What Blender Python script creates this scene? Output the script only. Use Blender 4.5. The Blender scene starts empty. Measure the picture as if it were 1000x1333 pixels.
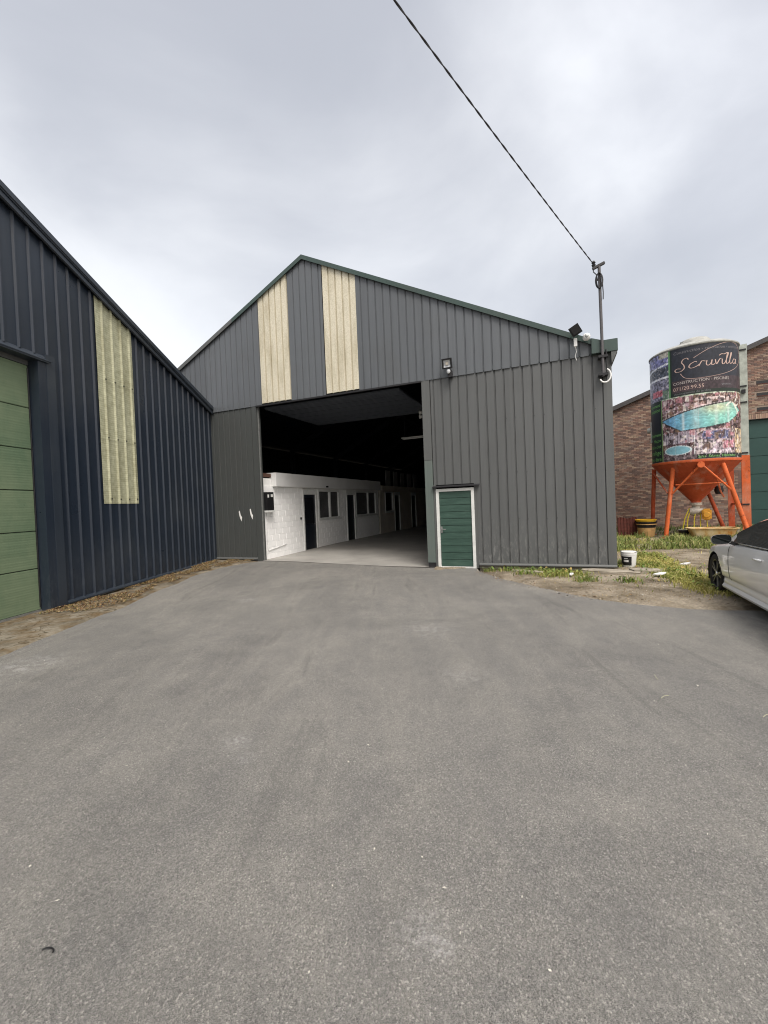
import bpy, bmesh, math, random
import numpy as np
from mathutils import Matrix, Vector, noise

random.seed(7)
rng = np.random.default_rng(7)
scene = bpy.context.scene
col = scene.collection
R = math.radians

# ------------------------------------------------------------------ camera
cam_data = bpy.data.cameras.new('camera')
cam = bpy.data.objects.new('camera', cam_data)
col.objects.link(cam)
PITCH, ROLL = R(1.08), R(-2.3)
fwd = Vector((0, math.cos(PITCH), -math.sin(PITCH)))
x0 = Vector((1, 0, 0))
u0 = x0.cross(fwd)
cx = math.cos(ROLL) * x0 + math.sin(ROLL) * u0
cu = -math.sin(ROLL) * x0 + math.cos(ROLL) * u0
m = Matrix.Identity(4)
for i in range(3):
    m[i][0], m[i][1], m[i][2] = cx[i], cu[i], -fwd[i]
m.translation = (0, 0, 1.75)
cam.matrix_world = m
cam_data.sensor_fit = 'HORIZONTAL'
cam_data.sensor_width = 36.0
cam_data.lens = 36.0 * 560 / 1000
cam_data.clip_start = 0.05
cam_data.clip_end = 2000
scene.camera = cam

# ------------------------------------------------------------------ world (overcast)
SUN_EL, SUN_AZ = R(56), R(164)         # azimuth measured from +Y towards +X
world = bpy.data.worlds.new('World')
scene.world = world
world.use_nodes = True
wt = world.node_tree
wt.nodes.clear()
WN = wt.nodes.new
def wl(a, b): wt.links.new(a, b)
out = WN('ShaderNodeOutputWorld')
bg = WN('ShaderNodeBackground')
bg2 = WN('ShaderNodeBackground')
addsh = WN('ShaderNodeAddShader')
sky = WN('ShaderNodeTexSky')
sky.sky_type = 'NISHITA'
sky.sun_disc = False
sky.sun_elevation = SUN_EL
sky.sun_rotation = SUN_AZ
sky.air_density = 1.0
sky.dust_density = 8.0
sky.ozone_density = 0.2
bg.inputs['Strength'].default_value = 0.05
wl(sky.outputs[0], bg.inputs['Color'])
tc = WN('ShaderNodeTexCoord')
mp = WN('ShaderNodeMapping')
mp.inputs['Scale'].default_value = (1.0, 1.0, 1.7)
mp.inputs['Location'].default_value = (0.35, 0.1, 0.2)
wl(tc.outputs['Generated'], mp.inputs['Vector'])
n1 = WN('ShaderNodeTexNoise')
n1.inputs['Scale'].default_value = 1.7
n1.inputs['Detail'].default_value = 7
n1.inputs['Roughness'].default_value = 0.5
n1.inputs['Distortion'].default_value = 0.35
wl(mp.outputs[0], n1.inputs['Vector'])
n2 = WN('ShaderNodeTexNoise')
n2.inputs['Scale'].default_value = 0.9
n2.inputs['Detail'].default_value = 2
wl(mp.outputs[0], n2.inputs['Vector'])
mx = WN('ShaderNodeMath'); mx.operation = 'ADD'
wl(n1.outputs[0], mx.inputs[0]); wl(n2.outputs[0], mx.inputs[1])
ramp = WN('ShaderNodeValToRGB')
ramp.color_ramp.interpolation = 'EASE'
ramp.color_ramp.elements[0].position = 0.36
ramp.color_ramp.elements[0].color = (0.44, 0.441, 0.452, 1)
ramp.color_ramp.elements[1].position = 0.66
ramp.color_ramp.elements[1].color = (0.82, 0.815, 0.80, 1)
hf = WN('ShaderNodeMath'); hf.operation = 'MULTIPLY'; hf.inputs[1].default_value = 0.5
wl(mx.outputs[0], hf.inputs[0]); wl(hf.outputs[0], ramp.inputs[0])
# a thinner, brighter place in the cloud deck, upper right of the view
sd = Vector((math.sin(SUN_AZ) * math.cos(SUN_EL), math.cos(SUN_AZ) * math.cos(SUN_EL), math.sin(SUN_EL)))
nrm = WN('ShaderNodeVectorMath'); nrm.operation = 'NORMALIZE'
wl(tc.outputs['Generated'], nrm.inputs[0])
dt = WN('ShaderNodeVectorMath'); dt.operation = 'DOT_PRODUCT'
dt.inputs[1].default_value = Vector((math.sin(R(48)) * math.cos(R(48)), math.cos(R(48)) * math.cos(R(48)), math.sin(R(48))))
wl(nrm.outputs[0], dt.inputs[0])
mr = WN('ShaderNodeMapRange'); mr.interpolation_type = 'SMOOTHSTEP'
mr.inputs['From Min'].default_value = 0.87
mr.inputs['From Max'].default_value = 1.0
mr.inputs['To Min'].default_value = 0.0
mr.inputs['To Max'].default_value = 1.0
wl(dt.outputs['Value'], mr.inputs['Value'])
pm = WN('ShaderNodeMath'); pm.operation = 'MULTIPLY'
nr = WN('ShaderNodeMapRange')
nr.inputs['From Min'].default_value = 0.35; nr.inputs['From Max'].default_value = 0.65
nr.inputs['To Min'].default_value = 0.25; nr.inputs['To Max'].default_value = 1.0
wl(n1.outputs[0], nr.inputs['Value'])
wl(mr.outputs[0], pm.inputs[0]); wl(nr.outputs[0], pm.inputs[1])
gl = WN('ShaderNodeMixRGB'); gl.blend_type = 'ADD'
gl.inputs['Color2'].default_value = (0.36, 0.36, 0.355, 1)
wl(pm.outputs[0], gl.inputs['Fac']); wl(ramp.outputs[0], gl.inputs['Color1'])
# the cloud deck pales a little towards the horizon
sep = WN('ShaderNodeSeparateXYZ'); wl(nrm.outputs[0], sep.inputs[0])
zr = WN('ShaderNodeMapRange')
zr.inputs['From Min'].default_value = 0.0; zr.inputs['From Max'].default_value = 1.0
zr.inputs['To Min'].default_value = 1.16; zr.inputs['To Max'].default_value = 0.98
wl(sep.outputs['Z'], zr.inputs['Value'])
ml = WN('ShaderNodeVectorMath'); ml.operation = 'SCALE'
wl(gl.outputs[0], ml.inputs[0]); wl(zr.outputs[0], ml.inputs['Scale'])
wl(ml.outputs[0], bg2.inputs['Color'])
bg2.inputs['Strength'].default_value = 0.585
wl(bg.outputs[0], addsh.inputs[0]); wl(bg2.outputs[0], addsh.inputs[1])
wl(addsh.outputs[0], out.inputs['Surface'])

# ------------------------------------------------------------------ sun behind cloud, exposure
sl = bpy.data.lights.new('sun', 'SUN')
sl.energy = 1.5
sl.angle = R(24)
sl.color = (1.0, 0.98, 0.95)
sun = bpy.data.objects.new('sun', sl)
col.objects.link(sun)
sun.rotation_euler = (-sd).to_track_quat('-Z', 'Y').to_euler()
vs = scene.view_settings
vs.view_transform = 'Standard'; vs.look = 'None'; vs.gamma = 1.0
vs.exposure = 0.76
vs.use_curve_mapping = False
scene.cycles.use_denoising = True
scene.cycles.filter_width = 1.1
scene.cycles.max_bounces = 8
scene.cycles.use_adaptive_sampling = True

# ------------------------------------------------------------------ frames
A = R(22.2)                              # grey warehouse: local x along the facade, y into the building
P0 = Vector((5.27, 9.86, 0))
ME = Matrix.Translation(P0) @ Matrix.Rotation(-A, 4, 'Z')
def gw(s, v, z=0.0): return ME @ Vector((s, v, z))
def to_sv(x, y):
    dx, dy = x - P0.x, y - P0.y
    return dx * math.cos(A) - dy * math.sin(A), dx * math.sin(A) + dy * math.cos(A)
B = R(6.1)                               # navy shed: local x out of its wall, y along the wall
L0 = Vector((-6.26, 8.14, 0))
ML = Matrix.Translation(L0) @ Matrix.Rotation(-B, 4, 'Z')

def srgb(r, g, b):
    f = lambda c: c / 12.92 if c <= 0.04045 else ((c + 0.055) / 1.055) ** 2.4
    return (f(r / 255), f(g / 255), f(b / 255))

# ------------------------------------------------------------------ materials
class NT:
    def __init__(s, name):
        s.m = bpy.data.materials.new(name); s.m.use_nodes = True
        s.t = s.m.node_tree; s.b = s.t.nodes['Principled BSDF']
    def n(s, ty, **kw):
        nd = s.t.nodes.new(ty)
        for k, v in kw.items():
            if hasattr(nd, k): setattr(nd, k, v)
            else: nd.inputs[k.replace('_', ' ')].default_value = v
        return nd
    def l(s, a, b): s.t.links.new(a, b)
    def inp(s, k, v): s.b.inputs[k].default_value = v
    def noise(s, scale, detail=3, rough=0.5, vec=None, coord='Object', stretch=None, dist=0):
        if vec is None:
            t = s.n('ShaderNodeTexCoord'); vec = t.outputs[coord]
        if stretch:
            mpn = s.n('ShaderNodeMapping'); mpn.inputs['Scale'].default_value = stretch
            s.l(vec, mpn.inputs['Vector']); vec = mpn.outputs[0]
        nd = s.n('ShaderNodeTexNoise'); nd.inputs['Scale'].default_value = scale
        nd.inputs['Detail'].default_value = detail; nd.inputs['Roughness'].default_value = rough
        nd.inputs['Distortion'].default_value = dist
        s.l(vec, nd.inputs['Vector'])
        return nd.outputs[0]
    def ramp(s, fac, stops):
        r = s.n('ShaderNodeValToRGB')
        e = r.color_ramp.elements
        while len(e) < len(stops): e.new(0.5)
        for el, (p, c) in zip(e, stops):
            el.position = p; el.color = (*c, 1) if len(c) == 3 else c
        s.l(fac, r.inputs[0]); return r.outputs[0]
    def mix(s, fac, a, b, mode='MIX'):
        mn = s.n('ShaderNodeMixRGB', blend_type=mode)
        for v, k in ((fac, 0), (a, 1), (b, 2)):
            if isinstance(v, (int, float)): mn.inputs[k].default_value = v
            elif isinstance(v, tuple): mn.inputs[k].default_value = (*v, 1)
            else: s.l(v, mn.inputs[k])
        return mn.outputs[0]
    def math(s, op, a, b=0.0):
        mn = s.n('ShaderNodeMath', operation=op)
        for v, k in ((a, 0), (b, 1)):
            if isinstance(v, (int, float)): mn.inputs[k].default_value = v
            else: s.l(v, mn.inputs[k])
        return mn.outputs[0]
    def color(s, o): s.l(o, s.b.inputs['Base Color'])
    def bump(s, h, strength=0.3, dist=0.01):
        bn = s.n('ShaderNodeBump'); bn.inputs['Strength'].default_value = strength
        bn.inputs['Distance'].default_value = dist
        s.l(h, bn.inputs['Height']); s.l(bn.outputs[0], s.b.inputs['Normal'])

def k(c, f): return tuple(x * f for x in c)

def mat_plain(name, c, rough=0.6, metal=0.0, var=0.12, scale=6.0, spec=0.4, bump=0.0):
    a = NT(name)
    nz = a.noise(scale, 4, 0.6)
    a.color(a.ramp(nz, [(0.3, k(c, 1 - var)), (0.7, k(c, 1 + var))]))
    a.inp('Roughness', rough); a.inp('Metallic', metal); a.inp('Specular IOR Level', spec)
    if bump: a.bump(a.noise(scale * 6, 3), bump, 0.004)
    return a.m

def mat_sheet(name, c, rough=0.42, dirt=(0.16, 0.15, 0.13), dirt_amt=0.35, bottom=None):
    a = NT(name)
    oi = a.n('ShaderNodeObjectInfo')
    streak = a.noise(1.0, 4, 0.6, stretch=(14, 14, 0.45))
    blot = a.noise(0.8, 4, 0.6)
    c1 = a.ramp(streak, [(0.3, k(c, 0.84)), (0.7, k(c, 1.12))])
    c2 = a.mix(a.ramp(oi.outputs['Random'], [(0, (0, 0, 0)), (1, (1, 1, 1))]), k(c, 0.86), k(c, 1.12))
    cc = a.mix(0.5, c1, c2)
    dm = a.math('MULTIPLY', a.ramp(blot, [(0.5, (0, 0, 0)), (0.72, (1, 1, 1))]), dirt_amt)
    cc = a.mix(dm, cc, dirt)
    if bottom:   # splash-back wear: chalky scuffs low on the sheets
        t = a.n('ShaderNodeTexCoord'); sp = a.n('ShaderNodeSeparateXYZ'); a.l(t.outputs['Object'], sp.inputs[0])
        mrn = a.n('ShaderNodeMapRange'); mrn.inputs['From Min'].default_value = 1.3; mrn.inputs['From Max'].default_value = 0.1
        a.l(sp.outputs['Z'], mrn.inputs['Value'])
        sc = a.noise(1.0, 6, 0.75, stretch=(16, 16, 5))
        msk = a.math('MULTIPLY', mrn.outputs[0], a.ramp(sc, [(0.5, (0, 0, 0)), (0.68, (1, 1, 1))]))
        cc = a.mix(a.math('MULTIPLY', msk, 0.55), cc, bottom)
    a.color(cc)
    a.inp('Specular IOR Level', 0.45)
    rr = a.ramp(blot, [(0.3, (rough - .08,) * 3), (0.7, (rough + .12,) * 3)])
    a.l(rr, a.b.inputs['Roughness'])
    a.bump(a.noise(1.0, 2, 0.5, stretch=(5, 5, 1.2)), 0.25, 0.012)
    return a.m

def mat_attr(name, rough=0.8, mul=None, spec=0.3):
    a = NT(name)
    at = a.n('ShaderNodeAttribute'); at.attribute_name = 'Col'
    c = at.outputs['Color']
    a.color(c); a.inp('Roughness', rough); a.inp('Specular IOR Level', spec)
    return a.m

M = {}
GREY = srgb(90, 92, 92)
M['grey_sheet'] = mat_sheet('grey_cladding', GREY, 0.5, k(GREY, 0.72), 0.4, bottom=srgb(150, 150, 148))
M['grey_trim'] = mat_sheet('grey_flashing', srgb(90, 92, 91), 0.5, k(GREY, 0.8), 0.3)
M['grey_dark_sheet'] = mat_sheet('dark_grey_cladding', srgb(72, 75, 74), 0.5, srgb(62, 62, 60), 0.3)
M['grey_blue_sheet'] = mat_sheet('blue_grey_cladding', srgb(91, 95, 99), 0.5, k(GREY, 0.8), 0.3)
M['jamb_green'] = mat_sheet('jamb_green_grey', srgb(92, 102, 98), 0.5)
NAVY = srgb(37, 45, 56)
M['navy_sheet'] = mat_sheet('navy_cladding', NAVY, 0.33, srgb(66, 70, 72), 0.22, bottom=srgb(72, 78, 84))
M['navy_trim'] = mat_sheet('navy_flashing', srgb(46, 53, 62), 0.34, srgb(74, 78, 78), 0.3)
M['green_trim'] = mat_sheet('green_verge', srgb(58, 75, 70), 0.4, srgb(56, 62, 58), 0.4)
M['dark_metal'] = mat_plain('dark_metal', (0.018, 0.018, 0.02), 0.5)
M['black'] = mat_plain('black_plastic', (0.012, 0.012, 0.013), 0.45)
M['galv'] = mat_plain('galvanised', srgb(150, 152, 150), 0.45, 0.6, 0.15, 9)
M['white_paint'] = mat_plain('white_paint', (0.82, 0.82, 0.80), 0.55, var=0.06, scale=2.5)
M['white_frame'] = mat_plain('white_frame', (0.66, 0.67, 0.65), 0.4, var=0.1, scale=5)
M['fascia'] = mat_plain('fascia_board', (0.66, 0.66, 0.65), 0.6, var=0.05, scale=1.5)
M['cream_wall'] = mat_plain('cream_wall', (0.62, 0.57, 0.5), 0.7, var=0.08, scale=2)
M['dark_door'] = mat_plain('dark_door', srgb(22, 27, 36), 0.4)
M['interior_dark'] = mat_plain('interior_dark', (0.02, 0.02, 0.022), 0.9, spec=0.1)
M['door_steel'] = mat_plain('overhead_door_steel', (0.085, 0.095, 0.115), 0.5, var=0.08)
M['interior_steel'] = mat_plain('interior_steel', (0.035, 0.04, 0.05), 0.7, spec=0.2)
M['rust_beam'] = mat_plain('rusty_beam', (0.10, 0.05, 0.035), 0.8)
M['pale_board'] = mat_plain('pale_board', (0.3, 0.3, 0.3), 0.8)
M['orange'] = mat_plain('orange_paint', srgb(206, 104, 56), 0.5, var=0.18, scale=4, bump=0.1)
M['orange_dull'] = mat_plain('orange_dull_paint', srgb(182, 84, 48), 0.6, var=0.3, scale=5, bump=0.1)
def mat_orange(name, c):
    a = NT(name)
    t = a.n('ShaderNodeTexCoord'); v = t.outputs['Object']
    c_ = a.ramp(a.noise(3.5, 5, 0.65, vec=v), [(0.3, k(c, 0.78)), (0.55, c), (0.75, tuple(min(1, x * 1.15 + 0.02) for x in c))])
    c_ = a.mix(a.math('MULTIPLY', a.ramp(a.noise(9, 6, 0.75, vec=v), [(0.58, (0, 0, 0)), (0.66, (1, 1, 1))]), 0.75), c_, srgb(104, 52, 34))
    c_ = a.mix(a.math('MULTIPLY', a.ramp(a.noise(2.2, 5, 0.7, vec=v, stretch=(1, 1, 0.35)), [(0.52, (0, 0, 0)), (0.72, (1, 1, 1))]), 0.45), c_, srgb(186, 168, 150))
    a.color(c_); a.inp('Roughness', 0.62); a.inp('Specular IOR Level', 0.3)
    a.bump(a.noise(24, 4, 0.6, vec=v), 0.2, 0.006)
    return a.m
M['orange'] = mat_orange('orange_paint_worn', srgb(208, 102, 54))
M['orange_dull'] = mat_orange('orange_paint_dull', srgb(180, 82, 48))
M['silo_shell'] = mat_plain('silo_shell', srgb(158, 158, 152), 0.55, var=0.28, scale=4)
M['silo_rail'] = mat_plain('silo_rail', srgb(166, 172, 164), 0.6, var=0.22, scale=5)
M['yellow_hose'] = mat_plain('yellow_hose', srgb(208, 190, 50), 0.5)
M['ochre'] = mat_plain('ochre_paint', srgb(216, 160, 60), 0.55, var=0.2)
M['cast'] = mat_plain('cast_metal', srgb(190, 184, 172), 0.5, 0.2, 0.2, 20)
M['beige_tub'] = mat_plain('beige_tub', srgb(190, 152, 100), 0.7, var=0.2)
M['yellow_tub'] = mat_plain('yellow_tub', srgb(222, 178, 48), 0.55)
M['rust_sheet'] = mat_plain('rusty_sheet', srgb(88, 46, 38), 0.85, var=0.4, scale=9, bump=0.4)
M['bath'] = None
M['tyre'] = mat_plain('tyre', (0.014, 0.014, 0.014), 0.75)
M['rim'] = mat_plain('dark_rim', (0.06, 0.06, 0.065), 0.3, 0.7)
M['green_big_door'] = mat_plain('dark_green_door', srgb(36, 66, 62), 0.55, var=0.08, scale=2)
M['concrete'] = mat_plain('concrete_old', srgb(148, 140, 126), 0.9, var=0.25, scale=5, bump=0.4)
M['roof_dark'] = mat_plain('dark_roof', srgb(70, 68, 68), 0.7, var=0.2)
M['chrome'] = mat_plain('chrome', (0.7, 0.7, 0.7), 0.15, 1.0, 0.02)

def mat_asphalt():
    a = NT('asphalt')
    t = a.n('ShaderNodeTexCoord'); v = t.outputs['Object']
    fine = a.n('ShaderNodeTexVoronoi'); fine.inputs['Scale'].default_value = 165; a.l(v, fine.inputs['Vector'])
    stone = a.ramp(fine.outputs['Color'], [(0.0, (0.02, 0.02, 0.02)), (0.4, (0.14, 0.138, 0.134)), (0.75, (0.25, 0.246, 0.238)), (1, (0.64, 0.62, 0.58))])
    f2 = a.noise(330, 3, 0.6, vec=v)
    stone = a.mix(0.55, stone, a.ramp(f2, [(0.3, (0.015, 0.015, 0.015)), (0.5, (0.17, 0.168, 0.163)), (0.7, (0.44, 0.43, 0.41))]))
    big = a.noise(0.38, 6, 0.62, vec=v, dist=0.7)
    stone = a.mix(1.0, stone, a.ramp(big, [(0.3, (0.78, 0.78, 0.785)), (0.5, (1.0, 0.995, 0.985)), (0.7, (1.18, 1.165, 1.14))]), 'MULTIPLY')
    mid = a.noise(3.2, 5, 0.65, vec=v)
    stone = a.mix(1.0, stone, a.ramp(mid, [(0.3, (0.9, 0.9, 0.9)), (0.7, (1.08, 1.075, 1.05))]), 'MULTIPLY')
    # scuffed tyre traces swinging towards the gate
    tr = a.noise(1.0, 4, 0.6, vec=v, stretch=(2.6, 0.35, 1), dist=0.8)
    stone = a.mix(1.0, stone, a.ramp(tr, [(0.42, (1, 1, 1)), (0.58, (1.1, 1.095, 1.08)), (0.7, (0.87, 0.87, 0.87))]), 'MULTIPLY')
    # pale specks and dried splashes
    sp = a.noise(1.1, 2, 0.5, vec=v)
    sp2 = a.noise(46, 3, 0.7, vec=v)
    m1 = a.math('MULTIPLY', a.ramp(sp, [(0.62, (0, 0, 0)), (0.72, (1, 1, 1))]), a.ramp(sp2, [(0.6, (0, 0, 0)), (0.7, (1, 1, 1))]))
    stone = a.mix(1.0, stone, (0.93, 0.925, 0.91), 'MULTIPLY')
    for sx, sy, sr, am in ((-1.17, 3.22, 0.16, 0.5), (-1.05, 3.0, 0.1, 0.4), (0.09, 1.72, 0.16, 0.45), (0.16, 1.66, 0.07, 0.7), (-4.3, 5.1, 0.5, 0.5), (0.55, 5.9, 0.5, 0.3), (0.75, 4.3, 0.35, 0.25), (-2.7, 8.3, 0.25, 0.5)):
        st = a.n('ShaderNodeVectorMath', operation='DISTANCE'); st.inputs[1].default_value = (sx, sy, 0.0); a.l(v, st.inputs[0])
        rg = a.n('ShaderNodeMapRange'); rg.inputs['From Min'].default_value = sr; rg.inputs['From Max'].default_value = 0.0; a.l(st.outputs['Value'], rg.inputs['Value'])
        br = a.ramp(a.noise(9.0 / max(sr, 0.12) * 0.5, 5, 0.75, vec=v), [(0.46, (0, 0, 0)), (0.62, (1, 1, 1))])
        stone = a.mix(a.math('MULTIPLY', a.math('MULTIPLY', rg.outputs[0], br), am), stone, (0.46, 0.455, 0.44))
    stone = a.mix(a.math('MULTIPLY', m1, 0.45), stone, (0.5, 0.49, 0.46))
    # oil spots
    oil = a.noise(2.1, 3, 0.5, vec=v, stretch=(1, 1, 1))
    stone = a.mix(a.math('MULTIPLY', a.ramp(oil, [(0.68, (0, 0, 0)), (0.76, (1, 1, 1))]), 0.3), stone, (0.09, 0.088, 0.085))
    a.color(stone)
    a.inp('Roughness', 0.85); a.inp('Specular IOR Level', 0.35)
    h = a.mix(0.5, fine.outputs['Distance'], f2)
    a.bump(h, 0.8, 0.008)
    return a.m
M['asphalt'] = mat_asphalt()

def mat_dirt():
    a = NT('dirt')
    t = a.n('ShaderNodeTexCoord'); v = t.outputs['Object']
    n_ = a.noise(1.4, 6, 0.65, vec=v); f_ = a.noise(26, 5, 0.7, vec=v)
    c = a.ramp(n_, [(0.3, srgb(84, 76, 64)), (0.46, srgb(128, 118, 102)), (0.62, srgb(158, 148, 132)), (0.8, srgb(112, 106, 90))])
    c = a.mix(1.0, c, a.ramp(f_, [(0.3, (0.6, 0.6, 0.58)), (0.55, (1, 1, 1)), (0.75, (1.25, 1.24, 1.2))]), 'MULTIPLY')
    a.color(c); a.inp('Roughness', 0.95); a.inp('Specular IOR Level', 0.15)
    a.bump(f_, 0.7, 0.03)
    return a.m
M['dirt'] = mat_dirt()

def mat_strip():
    a = NT('cracked_concrete')
    t = a.n('ShaderNodeTexCoord'); v = t.outputs['Object']
    n_ = a.noise(1.8, 6, 0.65, vec=v); f_ = a.noise(22, 6, 0.7, vec=v)
    c = a.ramp(n_, [(0.3, srgb(88, 81, 69)), (0.5, srgb(122, 115, 101)), (0.7, srgb(146, 139, 125))])
    c = a.mix(1.0, c, a.ramp(f_, [(0.3, (0.62, 0.6, 0.57)), (0.55, (1, 1, 1)), (0.8, (1.15, 1.15, 1.15))]), 'MULTIPLY')
    vo = a.n('ShaderNodeTexVoronoi', feature='DISTANCE_TO_EDGE'); vo.inputs['Scale'].default_value = 1.5
    mixv = a.n('ShaderNodeVectorMath', operation='ADD'); 
    nn_ = a.n('ShaderNodeTexNoise'); nn_.inputs['Scale'].default_value = 3.0; a.l(v, nn_.inputs['Vector'])
    a.l(v, mixv.inputs[0]); a.l(nn_.outputs['Color'], mixv.inputs[1]); a.l(mixv.outputs[0], vo.inputs['Vector'])
    cr = a.ramp(vo.outputs['Distance'], [(0.0, (0.35, 0.32, 0.27)), (0.035, (1, 1, 1))])
    c = a.mix(1.0, c, cr, 'MULTIPLY')
    mo = a.noise(2.6, 5, 0.65, vec=v)
    c = a.mix(a.math('MULTIPLY', a.ramp(mo, [(0.44, (0, 0, 0)), (0.62, (1, 1, 1))]), 0.75), c, srgb(98, 80, 54))
    a.color(c); a.inp('Roughness', 0.92); a.inp('Specular IOR Level', 0.2)
    a.bump(a.mix(0.5, f_, cr), 0.6, 0.02)
    return a.m
M['strip'] = mat_strip()

def mat_floor():
    a = NT('workshop_floor')
    t = a.n('ShaderNodeTexCoord'); v = t.outputs['Object']
    n_ = a.noise(0.8, 5, 0.6, vec=v); f_ = a.noise(30, 4, 0.6, vec=v)
    c = a.ramp(n_, [(0.3, srgb(140, 138, 133)), (0.7, srgb(170, 167, 161))])
    c = a.mix(1.0, c, a.ramp(f_, [(0.3, (0.88, 0.88, 0.88)), (0.7, (1.06, 1.06, 1.06))]), 'MULTIPLY')
    a.color(c); a.inp('Roughness', 0.6); a.inp('Specular IOR Level', 0.3)
    a.bump(f_, 0.1, 0.003)
    return a.m
M['floor'] = mat_floor()

def mat_translucent(name, c1, c2, scale, bands=False):
    a = NT(name)
    t = a.n('ShaderNodeTexCoord'); v = t.outputs['Object']
    n_ = a.noise(scale, 4, 0.7, vec=v); b_ = a.noise(1.2, 4, 0.6, vec=v, stretch=(3, 3, 0.6))
    c = a.ramp(n_, [(0.35, c1), (0.6, c2)])
    c = a.mix(1.0, c, a.ramp(b_, [(0.3, (0.78, 0.76, 0.70)), (0.5, (0.98, 0.98, 0.97)), (0.7, (1.06, 1.06, 1.06))]), 'MULTIPLY')
    h = n_
    if bands:      # fine moulded cross-ribs of the sheet
        wv = a.n('ShaderNodeTexWave'); wv.bands_direction = 'Z'; wv.inputs['Scale'].default_value = 6.5; wv.inputs['Distortion'].default_value = 0.6
        a.l(v, wv.inputs['Vector']); c = a.mix(1.0, c, a.ramp(wv.outputs['Fac'], [(0.0, (0.86, 0.86, 0.83)), (1.0, (1.04, 1.04, 1.04))]), 'MULTIPLY'); h = wv.outputs['Fac']
    a.color(c); a.inp('Roughness', 0.5); a.inp('Specular IOR Level', 0.35)
    a.bump(h, 0.15, 0.004)
    return a.m
M['cream_sheet'] = mat_translucent('weathered_fibreglass', srgb(186, 179, 156), srgb(214, 208, 190), 46)
M['green_cream_sheet'] = mat_translucent('ribbed_fibreglass', srgb(158, 158, 132), srgb(184, 184, 158), 10, True)

def mat_door_green():
    a = NT('faded_green_door')
    t = a.n('ShaderNodeTexCoord'); v = t.outputs['Object']
    c0 = srgb(112, 127, 101)
    n_ = a.noise(0.9, 5, 0.65, vec=v, stretch=(1, 1, 0.5))
    c = a.ramp(n_, [(0.3, srgb(94, 114, 90)), (0.5, c0), (0.75, srgb(124, 137, 110))])
    w = a.noise(1.0, 3, 0.6, vec=v, stretch=(1, 0.6, 30))
    c = a.mix(1.0, c, a.ramp(w, [(0.35, (0.9, 0.92, 0.9)), (0.65, (1.05, 1.05, 1.04))]), 'MULTIPLY')
    s_ = a.noise(6, 5, 0.7, vec=v)
    c = a.mix(a.math('MULTIPLY', a.ramp(s_, [(0.66, (0, 0, 0)), (0.74, (1, 1, 1))]), 0.6), c, srgb(52, 84, 62))
    a.color(c); a.inp('Roughness', 0.55); a.inp('Specular IOR Level', 0.3)
    wv = a.n('ShaderNodeTexWave'); wv.bands_direction = 'Z'; wv.inputs['Scale'].default_value = 7.0
    a.l(v, wv.inputs['Vector']); a.bump(wv.outputs['Fac'], 0.12, 0.006)
    return a.m
M['door_green'] = mat_door_green()
def mat_small_door():
    a = NT('green_door_leaf')
    t = a.n('ShaderNodeTexCoord'); v = t.outputs['Object']
    n_ = a.noise(1.0, 5, 0.65, vec=v, stretch=(1.5, 1, 12))
    a.color(a.ramp(n_, [(0.3, srgb(42, 66, 58)), (0.55, srgb(54, 80, 70)), (0.75, srgb(72, 94, 84))]))
    a.inp('Roughness', 0.5)
    return a.m
M['leaf_green'] = mat_small_door()

def mat_bath():
    a = NT('rusty_enamel')
    t = a.n('ShaderNodeTexCoord'); v = t.outputs['Object']
    n_ = a.noise(3.0, 6, 0.7, vec=v, stretch=(1, 1, 0.5))
    a.color(a.ramp(n_, [(0.35, srgb(206, 192, 160)), (0.52, srgb(196, 172, 120)), (0.66, srgb(176, 120, 52)), (0.8, srgb(120, 74, 36))]))
    a.inp('Roughness', 0.5); return a.m
M['bath'] = mat_bath()

def mat_glass(name, c, rough=0.05):
    a = NT(name)
    a.inp('Base Color', (*c, 1)); a.inp('Roughness', rough); a.inp('Specular IOR Level', 0.6)
    return a.m
M['dark_glass'] = mat_glass('dark_glass', (0.012, 0.013, 0.016))
M['car_glass'] = mat_glass('car_glass', (0.006, 0.008, 0.008), 0.02)
M['lamp_glass'] = mat_glass('lamp_glass', (0.62, 0.64, 0.66), 0.12)
def mat_car():
    a = NT('white_car_paint')
    n_ = a.noise(3, 5, 0.6)
    a.color(a.ramp(n_, [(0.3, (0.83, 0.835, 0.83)), (0.7, (0.88, 0.885, 0.88))]))
    a.inp('Metallic', 0.05); a.inp('Roughness', 0.3); a.inp('Coat Weight', 1.0); a.inp('Coat Roughness', 0.04)
    return a.m
M['car_paint'] = mat_car()
M['brick'] = mat_attr('brick_faces', 0.9)
M['mortar'] = mat_plain('mortar', srgb(138, 124, 112), 0.95, var=0.15, scale=8, bump=0.3)
M['blades'] = mat_attr('grass_blades', 0.6)
M['flakes'] = mat_attr('dry_flakes', 0.85)
M['print'] = mat_attr('printed_vinyl', 0.45)
M['block_paint'] = mat_plain('painted_block', (0.90, 0.90, 0.89), 0.6, var=0.04, scale=3, bump=0.1)
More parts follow.
